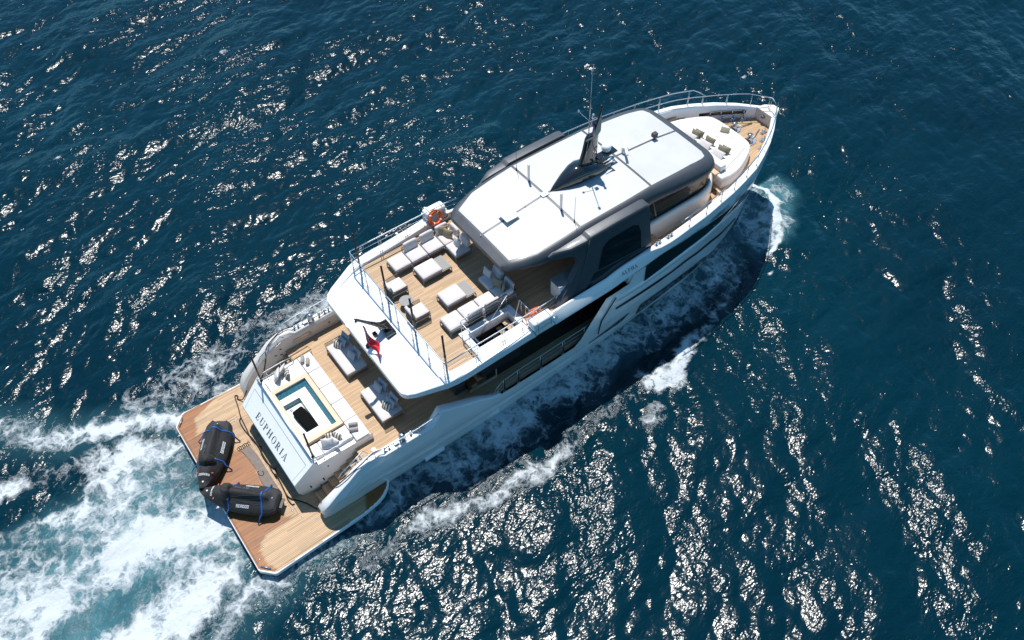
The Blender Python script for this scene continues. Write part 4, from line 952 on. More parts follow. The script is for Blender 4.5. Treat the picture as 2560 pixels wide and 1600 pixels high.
# ---- wheelhouse glazing, interior, coaming
def coam(x): return interp(x, [20.6, 24.6, 25.2, 25.7, 26.05, 26.3, 26.45], [2.74, 2.72, 2.62, 2.35, 2.0, 1.5, .8])
xc = arange(20.4, 24.6, .6) + [25.0, 25.3, 25.6, 25.85, 26.05, 26.2, 26.32, 26.42]
b = MB()
for s in (-1, 1):
    rows = [[(x, s * (coam(x) + .03), 4.38), (x, s * (coam(x) + .03), 5.28), (x, s * (coam(x) + .0), 5.44), (x, s * (coam(x) - .07), 5.56), (x, s * (coam(x) - .16), 5.60), (x, s * max(0, coam(x) - .24), 5.52)] for x in xc] 
    rows.append([(26.5, 0, p[2]) for p in rows[-1]]); b.grid(rows, True, flip=(s < 0))
b.build('wheelhouse_coaming', M['gelwall'], Y)  # white wall; tan colour stands in for shade warmed by the teak
b = MB()
for s in (-1, 1):
    rows = []
    for x in xc:
        zt = zr(x, 2.3) - .76 if x < 25.0 else zr(min(x, 25.5), 1.5) - .74
        xt = min(x, 25.0 + (x - 25.0) * .45); wt = min(out_half(xt) - .16, coam(x) - .03)
        rows.append([(x, s * max(0, coam(x) - .22), 5.54), (xt, s * wt, zt + .1)])
    rows.append([(26.48, 0, 5.54), (25.66, 0, 6.45)]); b.grid(rows, True)
b.build('wheelhouse_glass', M['clear'], Y)
for s in (-1, 1): b = MB(); b.tube([(21.95, s * 2.5, 5.72), (21.6, s * 2.52, 6.9)], .04, 6); b.build('window_pillar', M['beige'], Y)
b = MB(); b.box(20.2, 25.6, -2.5, 2.5, 4.98, 5.0); b.build('wheelhouse_floor', M['cabinwood'], Y)
b = MB(); b.prism([(24.7, -2.2), (25.9, -1.9), (26.25, -1.0), (26.3, 0), (26.25, 1.0), (25.9, 1.9), (24.7, 2.2)], 5.3, 5.62); b.build('dashboard', M['beige'], Y, bevel=.05)
b = MB(); b.box(22.3, 24.5, -2.3, -1.95, 5.0, 5.62); b.build('side_console', M['wood'], Y, bevel=.02)
b = MB(); b.box(21.2, 22.1, -2.3, -1.3, 5.0, 5.5); b.build('chart_table', M['plast'], Y, bevel=.02)
b = MB(); b.box(23.9, 24.5, -.4, .4, 5.0, 5.9); b.build('helm_seat', M['beige'], Y, bevel=.08)
b = MB(); b.box(18.75, 18.82, -2.6, 2.6, 4.98, 6.9); b.build('upper_saloon_glass', M['glass'], Y)
b = MB(); b.box(15.75, 16.9, -3.35, -2.75, 4.98, 5.85); b.build('bar_cabinet', M['gel'], Y, bevel=.02)
b = MB(); b.box(15.72, 16.93, -3.38, -2.70, 5.86, 5.90); b.build('bar_top', M['tabletop'], Y, bevel=.01)
# ---- foredeck lounge
padh = [(26.4, 2.30), (26.9, 2.36), (27.4, 2.32), (27.9, 2.17), (28.4, 1.95), (28.85, 1.72), (29.2, 1.45), (29.33, 1.25), (29.40, .9), (29.42, .4), (29.42, 0)]
def loft_pad(name, half, z0, z1, m, r=.07):
    b = MB(); out = half + [(x, -y) for x, y in half[::-1][1:]]; cx = sum(p[0] for p in out) / len(out)
    rows = []
    for k, z in ((1.0, z0), (1.0, z1 - r), (1 - .012, z1 - r * .3), (1 - .04, z1), (.5, z1 + .015), (.02, z1 + .02)):
        rows.append([(cx + (x - cx) * k, y * k, z) for x, y in out])
    b.grid(rows, True, True); return b.build(name, M[m], Y)
loft_pad('sun_pad_plinth', [(26.42, 2.30)] + [(x + .02, y + .04) for x, y in padh], 4.42, 5.16, 'gelwall')
loft_pad('bow_sun_pad', padh, 5.10, 5.30, 'cushw')
b = MB()
zt = 5.322
for a, c_ in (((26.75, -2.0), (28.85, -1.42)), ((26.7, -1.85), (26.75, -2.0)), ((28.9, -.55), (28.72, .35)), ((28.72, .35), (27.9, .35)), ((28.9, -.55), (28.2, -.9))):
    b.tube([(a[0], a[1], zt), (c_[0], c_[1], zt)], .008, 4)
b.build('pad_piping', M['towel'], Y)
for y0 in (-1.95, -.72, .62):
    pad('backrest_cushion', 26.62, 27.02, y0, y0 + 1.22, 5.3, .34, r=.07)
b = MB(); b.box(26.3, 26.62, -1.95, 1.85, 4.9, 5.36); b.build('backrest_ledge', M['wood'], Y, bevel=.02)
# port bench
b = MB()
for i in range(3): b.box(27.0 + .0, 29.0 - i * .25, 2.18 + i * .2 + .0, 2.34 + i * .2, 4.72 + i * .16, 4.80 + i * .16)
b.build('port_bench', M['teak'], Y, bevel=.01)
# bow locker wall and forward platform
b = MB(); b.prism([(31.72, .55), (31.72, -.62), (32.2, -.36), (32.55, -.1), (32.55, .1), (32.2, .42)], 4.5, 5.24); b.build('bow_locker', M['gelwall'], Y, bevel=.03)
b = MB(); b.lathe([(.001, 5.02), (.10, 5.02), (.12, 4.98), (.12, 4.9)], 16, (31.72, 0, 0)); b.build('locker_hatch', M['greyp'], Y)
# bow guard rails
def brail(pts, r, posts, name='bow_guard_rail'):
    rail(name, pts, r, posts, .012)
for s in (-1, 1):
    yr = lambda x: s * max(.0, ycap(x) - .12)
    lowp = [(x, yr(x), 5.95 if x > 29 else 5.97) for x in arange(21.0, 31.4, .4)] + [(31.8, yr(31.8), 5.85), (32.3, yr(32.3), 5.65)]
    if s > 0:
        brail(lowp, .02, [(x, yr(x), zcap(x), 5.95) for x in (29.4, 29.44, 30.5, 30.54, 31.55)])
        up = [(x, yr(x), 6.42) for x in arange(18.5, 28.9, .5)] + [(29.2, yr(29.2), 6.25), (29.55, yr(29.55), 5.95)]
        brail(up, .026, [(x, yr(x), zcap(x), 6.42) for x in (20, 22, 23.2, 24.6, 24.65, 25.8, 25.85, 27.2, 27.25, 28.7, 28.75)], 'bow_upper_rail')
    else:
        brail([(x, yr(x), 6.22) for x in arange(22.2, 30.6, .5)] + [(31.2, yr(31.2), 6.05), (31.9, yr(31.9), 5.8), (32.4, yr(32.4), 5.6)], .027,
              [(x, yr(x), zcap(x), 6.22) for x in (22.8, 22.85, 23.95, 24.0, 25.05, 25.1, 26.1, 26.15, 27.15, 27.2, 28.1, 28.15, 29.2, 30.3)])
rail('bow_pulpit', [(31.85, .35, 5.95), (32.15, 0, 5.88), (31.95, -.4, 5.9)], .02, [(32.1, .1, 5.2, 5.88)])
b = MB(); b.tube([(32.1, 0, 5.2), (32.18, 0, 6.3)], [.014, .01], 6); b.build('jackstaff', M['steelb'], Y)
# windlasses
for cx, cy in ((30.15, .45), (30.10, -.68)):
    w = MB(); w.prism([(cx + .42 * math.cos(a) * 1.1, cy + .30 * math.sin(a)) for a in [2 * math.pi * (k + .5) / 8 for k in range(8)]], 4.56, 4.61)
    wr = w.build('windlass_plate', M['steelb'], Y, bevel=.008)
    w = MB(); w.lathe([(.16, 4.61), (.17, 4.70), (.11, 4.76), (.10, 4.86), (.15, 4.93), (.15, 4.97), (.02, 5.0)], 18, (cx + .05, cy + .05, 0)); w.build('windlass_drum', M['steel'], wr)
    w = MB(); w.box(cx - .3, cx - .05, cy - .14, cy + .10, 4.61, 4.74); w.lathe([(.06, 4.6), (.07, 4.78), (.02, 4.8)], 12, (cx - .2, cy + .12, 0)); w.build('windlass_motor', M['dark'], wr, bevel=.02)
    w = MB(); w.tube([(cx + .2, cy, 4.66), (cx + .6, cy * .8, 4.62), (cx + 1.1, cy * .5, 4.6)], .025, 6); w.build('anchor_chain', M['steelb'], wr)
# bow chocks and mooring gear
def bollard(x, y, z, sc_=1.0, par=Y):
    w = MB(); w.box(x - .2 * sc_, x + .2 * sc_, y - .08, y + .08, z, z + .03)
    for d in (-.1, .1): w.lathe([(.035, z + .03), (.035, z + .14), (.055, z + .17), (.02, z + .2)], 12, (x + d * sc_, y, 0))
    return w.build('mooring_bollard', M['steel'], par)
for x, y in ((31.2, -.62), (30.75, -1.02), (30.25, -1.42), (31.1, .72), (30.7, 1.05), (30.2, 1.4)): bollard(x, y, 4.57)
b = MB()
for s in (1,):
    b.box(29.3, 31.4, 0, 0, 4.9, 5.1) if False else None
    P = [[(x, yin(x) - .012, 4.86), (x, yin(x) - .012, 5.06)] for x in arange(29.2, 31.3, .15)]; b.grid(P, False)
b.build('bulwark_opening', M['glass'], Y)
b = MB(); 
for x in arange(29.7, 31.2, .5): b.tube([(x, yin(x) - .05, 4.84), (x, yin(x) - .05, 5.1)], .03, 6)
b.tube([(x, yin(x) - .05, 5.09) for x in arange(29.7, 31.2, .3)], .022, 6); b.tube([(x, yin(x) - .05, 4.83) for x in arange(29.7, 31.2, .3)], .022, 6)
b.build('fairlead_rollers', M['steel'], Y)
for x in (21.0, 21.7): bollard(x, -3.72, 5.5)
# stern mooring gear on each wing cap
for s in (-1, 1):
    for x in (6.5, 8.05): bollard(x, s * 3.92, 2.98)
    w = MB(); w.lathe([(.15, 2.98), (.16, 3.05), (.10, 3.12), (.09, 3.22), (.14, 3.30), (.14, 3.34), (.03, 3.37)], 20, (7.25, s * 3.92, 0)); w.build('capstan', M['steel'], Y)
    w = MB(); w.box(6.85, 7.05, s * 3.92 - .08, s * 3.92 + .08, 2.98, 3.1); w.lathe([(.05, 3.0), (.05, 3.2), (.02, 3.22)], 10, (7.65, s * 3.9, 0)); w.tube([(7.6, s * 3.9, 3.15), (8.05, s * 3.9, 3.12)], .02, 6); w.build('line_stopper', M['steelb'], Y)
    rail('stern_wing_rail', [(5.55, s * 4.02, 3.25), (5.6, s * 4.04, 3.42), (5.75, s * 4.06, 3.48), (6.6, s * 4.13, 3.5), (7.8, s * 4.16, 3.5), (8.6, s * 4.16, 3.55), (8.95, s * 4.13, 3.6)], .024, [(5.9, s * 4.06, 3.2, 3.48), (6.9, s * 4.12, 2.96, 3.5), (7.9, s * 4.13, 2.96, 3.5)], .014)
    rail('gate_rail', [(4.35, s * 3.62, 2.55), (4.5, s * 3.62, 2.75), (5.6, s * 3.62, 3.36), (5.75, s * 3.66, 3.1)], .026, [(5.4, s * 3.62, 2.9, 3.25)])
    rail('gate_rail', [(4.45, s * 3.60, 2.40), (5.6, s * 3.60, 3.02)], .014)
    w = MB(); w.box(6.1, 7.0, s * 3.665 - .012, s * 3.665 + .012, 2.45, 2.62); w.build('wall_panel', M['steelb'], Y, bevel=.004)
    for x, z in ((5.1, 2.2), (5.4, 2.45), (5.35, 2.1), (7.9, 2.5), (8.4, 2.6), (3.6, 1.2), (3.85, 1.35)):
        w = MB(); w.box(x, x + .1, s * 3.665 - .008, s * 3.665 + .008, z, z + .06); w.build('wall_fitting', M['greyp'], Y)
b = MB(); b.lathe([(.001, 2.235), (.10, 2.235), (.11, 2.22)], 18, (6.2, -3.15, 0)); b.build('deck_filler', M['plast'], Y)
b = MB(); b.prism([(8.1, -3.6), (9.1, -3.6), (9.1, -3.83), (8.1, -3.83)], .10, .30); b.build('boarding_flap', M['gel'], Y, bevel=.02)
# grating strips and bench frames in the teak on port
b = MB(); b.tube([(5.6, 3.25, 2.23), (6.55, 3.3, 2.23), (6.6, 3.05, 2.23), (5.65, 3.0, 2.23), (5.6, 3.25, 2.23)], .012, 5); b.build('boarding_gate_frame', M['bronze'], Y)
# ------------------------------------------------------------------ loose things
def addcush(b, x0, x1, y0, y1, z0, h, r=.06, puff=.025, mat_=None):
    v, f = pbox(x1 - x0, y1 - y0, h, r, puff); mt = Matrix.Translation(((x0 + x1) / 2, (y0 + y1) / 2, z0)); b.add(v, f, True, mt if mat_ is None else mat_ @ mt)
def part_cush(name, par, dims, m='cush', r=.06, puff=.025, rot=None, loc=(0, 0, 0), label=None):
    """cushion part: dims (w, d, h), local rotation and location"""
    v, f = pbox(*dims, r, puff); b = MB(); mt = Matrix.Translation(loc) @ (rot.to_4x4() if rot is not None else Matrix.Identity(4)); b.add(v, f, True, mt)
    return b.build(name, M[m], par, label=label)
def rot(x=0, y=0, z=0): return Matrix.Rotation(R(z), 3, 'Z') @ Matrix.Rotation(R(y), 3, 'Y') @ Matrix.Rotation(R(x), 3, 'X')
def platform_frame(par, x0, x1, y0, y1, zt, name='frame', legs=True, m='frame'):
    b = MB(); t = .03
    for a, c_, d, e in ((x0, x1, y0, y0 + t), (x0, x1, y1 - t, y1), (x0, x0 + t, y0 + t, y1 - t), (x1 - t, x1, y0 + t, y1 - t)): b.box(a, c_, d, e, zt - .05, zt)
    b.box(x0 + t, x1 - t, y0 + t, y1 - t, zt - .035, zt - .015)
    b.build(name, M[m], par, bevel=.005)
    if legs:
        for x in (x0, x1 - .03):
            for y in (y0, y1 - .03):
                l_ = MB(); l_.box(x, x + .03, y, y + .03, 0, zt - .05); l_.build('leg', M[m], par)
def weave(par, path, z0, z1, step=.055, name='rope_back', lean=None, m='rope'):
    """vertical strands between a bottom and a top rail along a path"""
    pts = [Vector((p[0], p[1], 0)) for p in path]; L = [0]
    for a, c_ in zip(pts, pts[1:]): L.append(L[-1] + (c_ - a).length)
    b = MB(); n = int(L[-1] / step); ln = Vector(lean or (0, 0, 0))
    for k in range(n + 1):
        d = L[-1] * k / max(n, 1); i = max(j for j in range(len(L)) if L[j] <= d + 1e-9); i = min(i, len(pts) - 2)
        t = (d - L[i]) / (L[i + 1] - L[i]); p = pts[i].lerp(pts[i + 1], t)
        b.tube([(p.x, p.y, z0), (p.x + ln.x, p.y + ln.y, z1)], .013, 4, caps=False)
    b.tube([(p.x + ln.x, p.y + ln.y, z1) for p in pts], .016, 6); b.tube([(p.x, p.y, z0) for p in pts], .013, 6)
    return b.build(name, M[m], par)

# ---- sectional corner sofas on the upper deck (s = side)
def corner_sofa(s, x0, yin_, yout, label):
    root = empty('corner_sofa', (x0, 0, 4.97), 0, label, 'sofa', 'corner sofas on the upper deck')
    W_ = .845; lo, hi = (yin_, yout) if s > 0 else (yout, yin_)
    zf = .24; SH = .17
    units = [('long', 0), ('long', 1), ('long', 2), ('corner', 3)]
    for k in range(4):
        xa = k * (W_ + .01); platform_frame(root, xa, xa + W_, lo, hi, zf)
        part_cush('seat_cushion', root, (W_ - .02, hi - lo - .01, SH), loc=(xa + W_ / 2, (lo + hi) / 2, zf))
    xa = 3 * (W_ + .01); d = hi - lo
    a, c_ = (lo - d - .01, lo - .01) if s > 0 else (hi + .01, hi + d + .01)
    platform_frame(root, xa, xa + W_, a, c_, zf); part_cush('seat_cushion', root, (W_ - .02, d - .01, SH), loc=(xa + W_ / 2, (a + c_) / 2, zf))
    # woven backs: along the outboard side and round the forward end
    yo = yout + s * .02; xe = xa + W_ + .02; far = a if s > 0 else c_
    weave(root, [(W_ + .02, yo), (2 * W_, yo)], .26, .56, lean=(0, s * .04, 0)); weave(root, [(2 * W_ + .04, yo), (3 * W_, yo)], .26, .56, lean=(0, s * .04, 0))
    arcp = [(3 * W_ + .06, yo), (xe - .25, yo), (xe - .1, yo - s * .05), (xe - .02, yo - s * .18), (xe, yo - s * .35), (xe, yo - s * .8)]
    weave(root, arcp, .26, .56, lean=(.03, s * .03, 0)); weave(root, [(xe, far + s * (.84)), (xe, far + s * .05)], .26, .56, lean=(.04, 0, 0))
    # back cushions
    for k in (1, 2): part_cush('back_cushion', root, (.70, .17, .42), r=.07, puff=.03, rot=rot(x=-s * 14 if s > 0 else 14), loc=(k * (W_ + .01) + W_ / 2, yout - s * .11, .40))
    part_cush('back_cushion', root, (.62, .17, .42), r=.07, rot=rot(x=-s * 14), loc=(xa + .36, yout - s * .11, .40))
    part_cush('back_cushion', root, (.17, .62, .42), r=.07, rot=rot(y=12), loc=(xe - .13, yout - s * .48, .40))
    part_cush('back_cushion', root, (.17, .68, .42), r=.07, rot=rot(y=12), loc=(xe - .12, (a + c_) / 2, .40))
    return root
corner_sofa(1, 10.97, 2.08, 2.93, 'cream corner sofa on the port side with two tan pillows in its corner')
corner_sofa(-1, 11.02, -1.27, -2.12, 'cream corner sofa beside the stairwell rail, its corner in the shade of the roof')
# ---- ottoman benches with grey stone end
def bench(y, label):
    root = empty('ottoman_bench', (11.66, y, 4.97), 0, label, 'ottoman', 'ottoman benches in the middle of the upper deck')
    platform_frame(root, 0, 1.48, -.44, .44, .25)
    part_cush('seat_cushion', root, (1.0, .86, .16), r=.06, loc=(.52, 0, .25))
    b = MB(); b.box(1.05, 1.45, -.41, .41, .25, .275); b.build('table_top', M['tabletop'], root, bevel=.004)
bench(1.38, 'cream ottoman bench with grey slab end in front of the port sofa'); bench(-.49, 'cream ottoman bench with grey slab end in front of the sofa by the stairwell')
# ---- rope armchairs
def armchair(x, y, label):
    root = empty('rope_armchair', (x, y, 4.97), 0, label, 'armchair', 'rope armchairs by the aft rail')
    platform_frame(root, .05, .82, -.40, .40, .24)
    part_cush('seat_cushion', root, (.74, .70, .15), r=.06, loc=(.47, 0, .24))
    part_cush('back_cushion', root, (.15, .60, .34), r=.06, rot=rot(y=-14), loc=(.12, 0, .38))
    path = [(.80, .42), (.45, .43), (.18, .41), (.04, .32), (-.01, .15), (-.02, 0), (-.01, -.15), (.04, -.32), (.18, -.41), (.45, -.43), (.80, -.42)]
    weave(root, path, .22, .50, .05)
armchair(10.10, 1.42, 'rope armchair with cream seat on the port side of the round grey table'); armchair(10.10, -.36, 'rope armchair with cream seat on the starboard side of the round grey table')
root = empty('side_table', (10.47, .45, 4.97), 0, 'round grey side table between the two rope armchairs', 'table')
b = MB(); b.lathe([(.30, .31), (.305, .325), (.30, .34)], 32); b.build('table_top', M['tabletop'], root)
b = MB(); b.lathe([(.16, 0), (.16, .015), (.03, .03), (.03, .31)], 20); b.build('pedestal', M['bronze'], root)
# ---- daybeds on the main deck
def daybed(y, s, label):
    root = empty('daybed', (7.10, y, 2.2), 0, label, 'daybed', 'daybeds on the aft main deck')
    platform_frame(root, 0, 1.05, -.98, .98, .24)
    part_cush('mattress', root, (1.02, 1.94, .18), r=.06, puff=.02, loc=(.52, 0, .24))
    weave(root, [(.02, s * 1.0), (.5, s * 1.01), (.95, s * 1.0)], .24, .55, .05, lean=(0, s * .04, 0))
    return root
daybed(1.48, 1, 'cream daybed on the port side behind the ensign, with a woven end'); daybed(-1.52, -1, 'cream daybed nearer the starboard bulwark, half covered by pillow shadows')
# ---- scatter pillows
def scatter(name, loc, size, m, ang, lean, label, group, seed=0, t=.15):
    """ang: heading of the pillow's face in degrees; lean: tilt back in degrees"""
    o = empty(name, loc, 0, None, None) if False else None
    v, f = pillow_geo(size[0], size[1], t, 12, seed); b = MB(); mt = Matrix.Rotation(R(lean), 4, 'X'); b.add(v, f, True, Matrix.Translation((0, 0, size[1] * .46 * math.cos(R(lean)))) @ mt)
    o = b.build(name, M[m]); o.location = loc; o.rotation_euler = (0, 0, R(ang)); tag(o, label, 'pillow', group); return o
gU = 'scatter pillows on the upper deck sofas'; zU = 5.385
scatter('throw_pillow', (13.86, 2.74, zU), (.48, .44), 'ptan', -28, -22, 'tan pillow at the back of the port sofa corner', gU, 1)
scatter('throw_pillow', (13.95, 2.42, zU), (.50, .44), 'ptan', -62, -20, 'tan pillow in front of the other tan one in the port sofa corner', gU, 2)
scatter('throw_pillow', (13.98, 1.72, zU), (.46, .44), 'cush', -84, -14, 'cream pillow on the inner end of the port sofa', gU, 3)
scatter('throw_pillow', (14.00, -.55, zU), (.48, .42), 'cush', -84, -14, 'cream pillow in the shade on the inner end of the sofa by the stairwell', gU, 4)
scatter('throw_pillow', (14.00, -1.32, zU), (.46, .44), 'polive', -70, -20, 'olive pillow nearer the middle of the shaded sofa corner', gU, 5)
scatter('throw_pillow', (14.06, -1.68, zU), (.46, .44), 'polive', -40 - 90, -18, 'olive pillow tucked outboard in the shaded sofa corner', gU, 6)
gM = 'pillows on the main deck daybeds'; zM = 2.62
for k, (x, y, m, sz, an, le, lb) in enumerate([
    (8.00, 2.18, 'pgrey', (.56, .52), -82, -20, 'large grey pillow against the back at the port end of the port daybed'),
    (7.78, 2.10, 'pgrey', (.50, .46), -75, -24, 'grey pillow standing next to the striped one on the port daybed'),
    (7.56, 2.12, 'stripe', (.42, .38), -60, -26, 'striped pillow on the port daybed'),
    (8.00, 1.15, 'pgrey', (.56, .52), -88, -20, 'large grey pillow against the back nearest the flag'),
    (7.76, 1.22, 'pgrey', (.50, .46), -80, -24, 'front grey pillow below the flag on the port daybed'),
    (8.02, -1.02, 'pgrey', (.58, .54), -80, -18, 'large grey pillow against the back at the inner end of the starboard daybed'),
    (7.80, -.98, 'pgrey', (.52, .48), -84, -22, 'front grey pillow at the inner end of the starboard daybed'),
    (8.02, -1.92, 'pgrey', (.58, .54), -86, -18, 'large grey pillow against the back at the outer end of the starboard daybed'),
    (7.80, -1.98, 'pgrey', (.52, .48), -80, -22, 'grey pillow between the striped one and the back on the starboard daybed'),
    (7.60, -1.98, 'stripe', (.44, .38), -70, -26, 'striped pillow on the starboard daybed')]):
    scatter('throw_pillow', (x, y, zM), sz, m, an, le, lb, gM, 10 + k, .17)
gS = 'pillows on the seats beside the spa pool'; zS = 2.64
for k, (x, y, m, sz, an, le, lb) in enumerate([
    (4.62, 2.22, 'pwhite', (.56, .5), -120, -28, 'white pillow lying aft on the port seat of the spa'),
    (4.92, 2.36, 'pwhite', (.5, .46), -140, -24, 'white pillow against the rail on the port seat of the spa'),
    (5.02, 2.08, 'stripe', (.46, .42), -110, -26, 'striped pillow on the port seat of the spa'),
    (4.72, -2.12, 'pwhite', (.52, .48), -30, -30, 'white pillow lying aft on the starboard seat of the spa'),
    (4.98, -2.24, 'pwhite', (.48, .44), -70, -24, 'white pillow against the rail on the starboard seat of the spa'),
    (4.98, -1.86, 'stripe', (.38, .34), -20, -34, 'striped pillow leaning behind the white ones on the starboard seat'),
    (5.22, -2.04, 'stripe', (.38, .34), -60, -34, 'striped pillow lying forwardmost on the starboard seat')]):
    scatter('throw_pillow', (x, y, zS), sz, m, an, le, lb, gS, 30 + k, .18)
gB = 'pillows on the bow sun pad'; zB = 5.30
for k, (x, y, m, sz, an, le, lb) in enumerate([
    (27.22, .78, 'pwhite', (.72, .42), -82, -52, 'white pillow in the port cluster on the bow sun pad'),
    (27.56, .70, 'polive', (.50, .40), -80, -28, 'olive pillow behind the port white pillow'),
    (27.70, .60, 'polive', (.50, .40), -78, -26, 'forward olive pillow of the port cluster'),
    (27.38, -.10, 'pwhite', (.72, .42), -82, -52, 'white pillow in the middle cluster on the bow sun pad'),
    (27.72, -.12, 'polive', (.56, .42), -80, -28, 'olive pillow in the middle cluster on the bow sun pad'),
    (27.40, -.98, 'pwhite', (.72, .42), -82, -52, 'white pillow in the starboard cluster on the bow sun pad'),
    (27.72, -.96, 'polive', (.52, .42), -80, -28, 'olive pillow behind the starboard white pillow'),
    (27.88, -1.06, 'polive', (.48, .38), -78, -26, 'forward olive pillow of the starboard cluster'),
    (28.98, .08, 'polive', (.46, .34), -62, -60, 'lone olive pillow at the forward edge of the bow sun pad')]):
    scatter('throw_pillow', (x, y, zB), sz, m, an, le, lb, gB, 50 + k, .13)
# ---- rolled towels
def towel(x, y, ang, label):
    b = MB(); r = .085
    for rr, x0, x1 in ((r, -.19, .19),):
        rows = [[(xx, q * math.cos(a), q * math.sin(a) + r) for a in [2 * math.pi * k / 20 for k in range(20)]] for xx, q in ((x0, .001), (x0 - .004, r * .45), (x0, r * .5), (x0 + .006, r * .62), (x0 - .002, r * .85), (x0 + .01, r), (0, r * 1.03), (x1 - .01, r), (x1, r * .86), (x1 - .006, r * .6), (x1, r * .45), (x1, .001))]
        b.grid(rows, True, True)
    b.box(-.17, .17, .02, .095, 0.0, .03)
    o = b.build('rolled_towel', M['towel']); o.location = (x, y, 2.665); o.rotation_euler = (0, 0, R(ang)); tag(o, label, 'towel', 'rolled towels on the aft sun pad')
towel(5.92, 2.36, 62, 'rolled greige towel nearest the port edge of the aft sun pad'); towel(6.05, 2.12, 62, 'second rolled towel from the port edge of the aft sun pad')
towel(6.04, -1.90, -28, 'rolled greige towel further inboard on the starboard side of the sun pad'); towel(5.93, -2.14, -28, 'rolled greige towel nearest the starboard edge of the sun pad')
# ---- liferaft canisters, lifebuoys
def canister(s, label):
    root = empty('liferaft_canister', (14.25, s * 4.02, 5.30), R(-3 * s) if False else 0, label, 'liferaft', 'liferaft canisters on the rails')
    v, f = pbox(1.06, .50, .50, .12, .01, 12); b = MB(); b.add(v, f, True); b.build('shell', M['plast'], root)
    b = MB(); b.box(-.545, .545, -.262, .262, .235, .262); b.build('seam_band', M['gel'], root, bevel=.01)
    for x in (-.33, .33):
        b = MB(); b.tube([(x, -.28, -.02), (x, -.28, .3), (x, -.18, .53), (x, .18, .53), (x, .28, .3), (x, .28, -.02)], .008, 5); b.build('strap', M['greyp'], root)
    b = MB(); b.tube([(-.5, -.3, .02), (-.5, -.34, -.1), (.5, -.34, -.1), (.5, -.3, .02)], .018, 6); b.tube([(-.5, .3, 0), (-.5, -.3, 0)], .016, 6); b.tube([(.5, .3, 0), (.5, -.3, 0)], .016, 6); b.build('cradle', M['bronze'], root)
    b = MB(); b.lathe([(.04, 0), (.05, .03), (.02, .05)], 12, mat=Matrix.Translation((.1, -.27, .2)) @ Matrix.Rotation(R(90), 4, 'X')); b.build('release_unit', M['yel'], root)
canister(1, 'white liferaft canister outside the port rail'); canister(-1, 'white liferaft canister outside the starboard rail')
def lifebuoy(x, y, z, rx, rz, label):
    root = empty('lifebuoy', (x, y, z), 0, label, 'lifebuoy', 'lifebuoys hung on the upper deck rails', rot=(R(rx), 0, R(rz)))
    b = MB(); n = 36; b.tube([(.29 * math.cos(2 * math.pi * k / n), .29 * math.sin(2 * math.pi * k / n), 0) for k in range(n)], .075, 12, closed=True); b.build('ring', M['orange'], root)
    for a in (45, 135, 225, 315):
        b = MB(); p = [(.29 * math.cos(R(a + q)), .29 * math.sin(R(a + q)), 0) for q in (-6, 0, 6)]; b.tube(p, .079, 12); b.build('reflective_band', M['white'], root)
    b = MB(); b.tube([(.385 * math.cos(2 * math.pi * k / n) * (1 + .03 * math.cos(8 * math.pi * k / n)), .385 * math.sin(2 * math.pi * k / n), 0) for k in range(n)], .012, 5, closed=True); b.build('grab_line', M['orange'], root)
lifebuoy(14.05, 3.58, 5.60, 62, 8, 'orange lifebuoy hanging by the port sofa and canister'); lifebuoy(14.25, -3.52, 5.60, -68, -8, 'orange lifebuoy mostly hidden behind the starboard canister')
# ---- ensign and courtesy flag
def cloth(name, grid, m, par): 
    b = MB(); b.grid(grid, True); o = b.build(name, m, par); return o
def flagmat(name, fn):
    m = mat(name, (.6, .02, .03), .8); return m
M['flagred'] = mat('red bunting', (0.62, 0.012, 0.03), .8, bump=.002, bscale=40); M['flagblue'] = mat('blue bunting', (0.012, 0.02, 0.12), .8); M['flagwhite'] = mat('white bunting', (.75, .75, .75), .8)
for k in ('flagred', 'flagblue', 'flagwhite'):
    pass
root = empty('ensign_flag', (8.10, -.02, 5.95), 0, 'red ensign with a small union canton drooping from the black arm above the overhang', 'flag')
FL = [(.02, .02, -.08), (.02, -.10, -.90), (.28, -.80, -.80), (.02, -1.28, -1.05)]
def fpt(u, v, off=0):
    """u along the fly, v down the hoist"""
    c0, c1, c2, c3 = FL; q = [a * (1 - u) * (1 - v) + b_ * (1 - u) * v + c_ * u * (1 - v) + d * u * v for a, b_, c_, d in zip(c0, c1, c2, c3)]
    x, y, z = q; z += .07 * math.sin(7 * u + 2.5 * v) * (.4 + u) + .05 * math.sin(9 * v + 2 * u); x += .05 * math.sin(8 * u + 1 + 2 * v)
    return (x - off, y, z + off)
nu, nv = 36, 16
b = MB(); b.grid([[fpt(i / nu, j / nv) for j in range(nv + 1)] for i in range(nu + 1)]); b.build('field', M['flagred'], root, solid=.003)
b = MB(); b.grid([[fpt(.44 * i / 12, .46 * j / 8, .006) for j in range(9)] for i in range(13)]); cn = b.build('canton', M['flagblue'], root)
def stripe_(pts, w, m, off):
    P = []
    for k in range(13):
        t = k / 12; u = pts[0][0] + (pts[1][0] - pts[0][0]) * t; v = pts[0][1] + (pts[1][1] - pts[0][1]) * t
        du, dv = pts[1][0] - pts[0][0], pts[1][1] - pts[0][1]; l_ = math.hypot(du, dv); nx_, ny_ = -dv / l_ * w, du / l_ * w
        P.append([fpt(min(.44, max(0, u - nx_)), min(.46, max(0, v - ny_)), off), fpt(min(.44, max(0, u + nx_)), min(.46, max(0, v + ny_)), off)])
    b = MB(); b.grid(P); b.build('canton_cross', M[m], cn)
for a, c_ in (((0, 0), (.44, .46)), ((.44, 0), (0, .46))): stripe_((a, c_), .035, 'flagwhite', .010); stripe_((a, c_), .012, 'flagred', .013)
for a, c_ in (((.22, 0), (.22, .46)), ((0, .23), (.44, .23))): stripe_((a, c_), .055, 'flagwhite', .017); stripe_((a, c_), .03, 'flagred', .021)
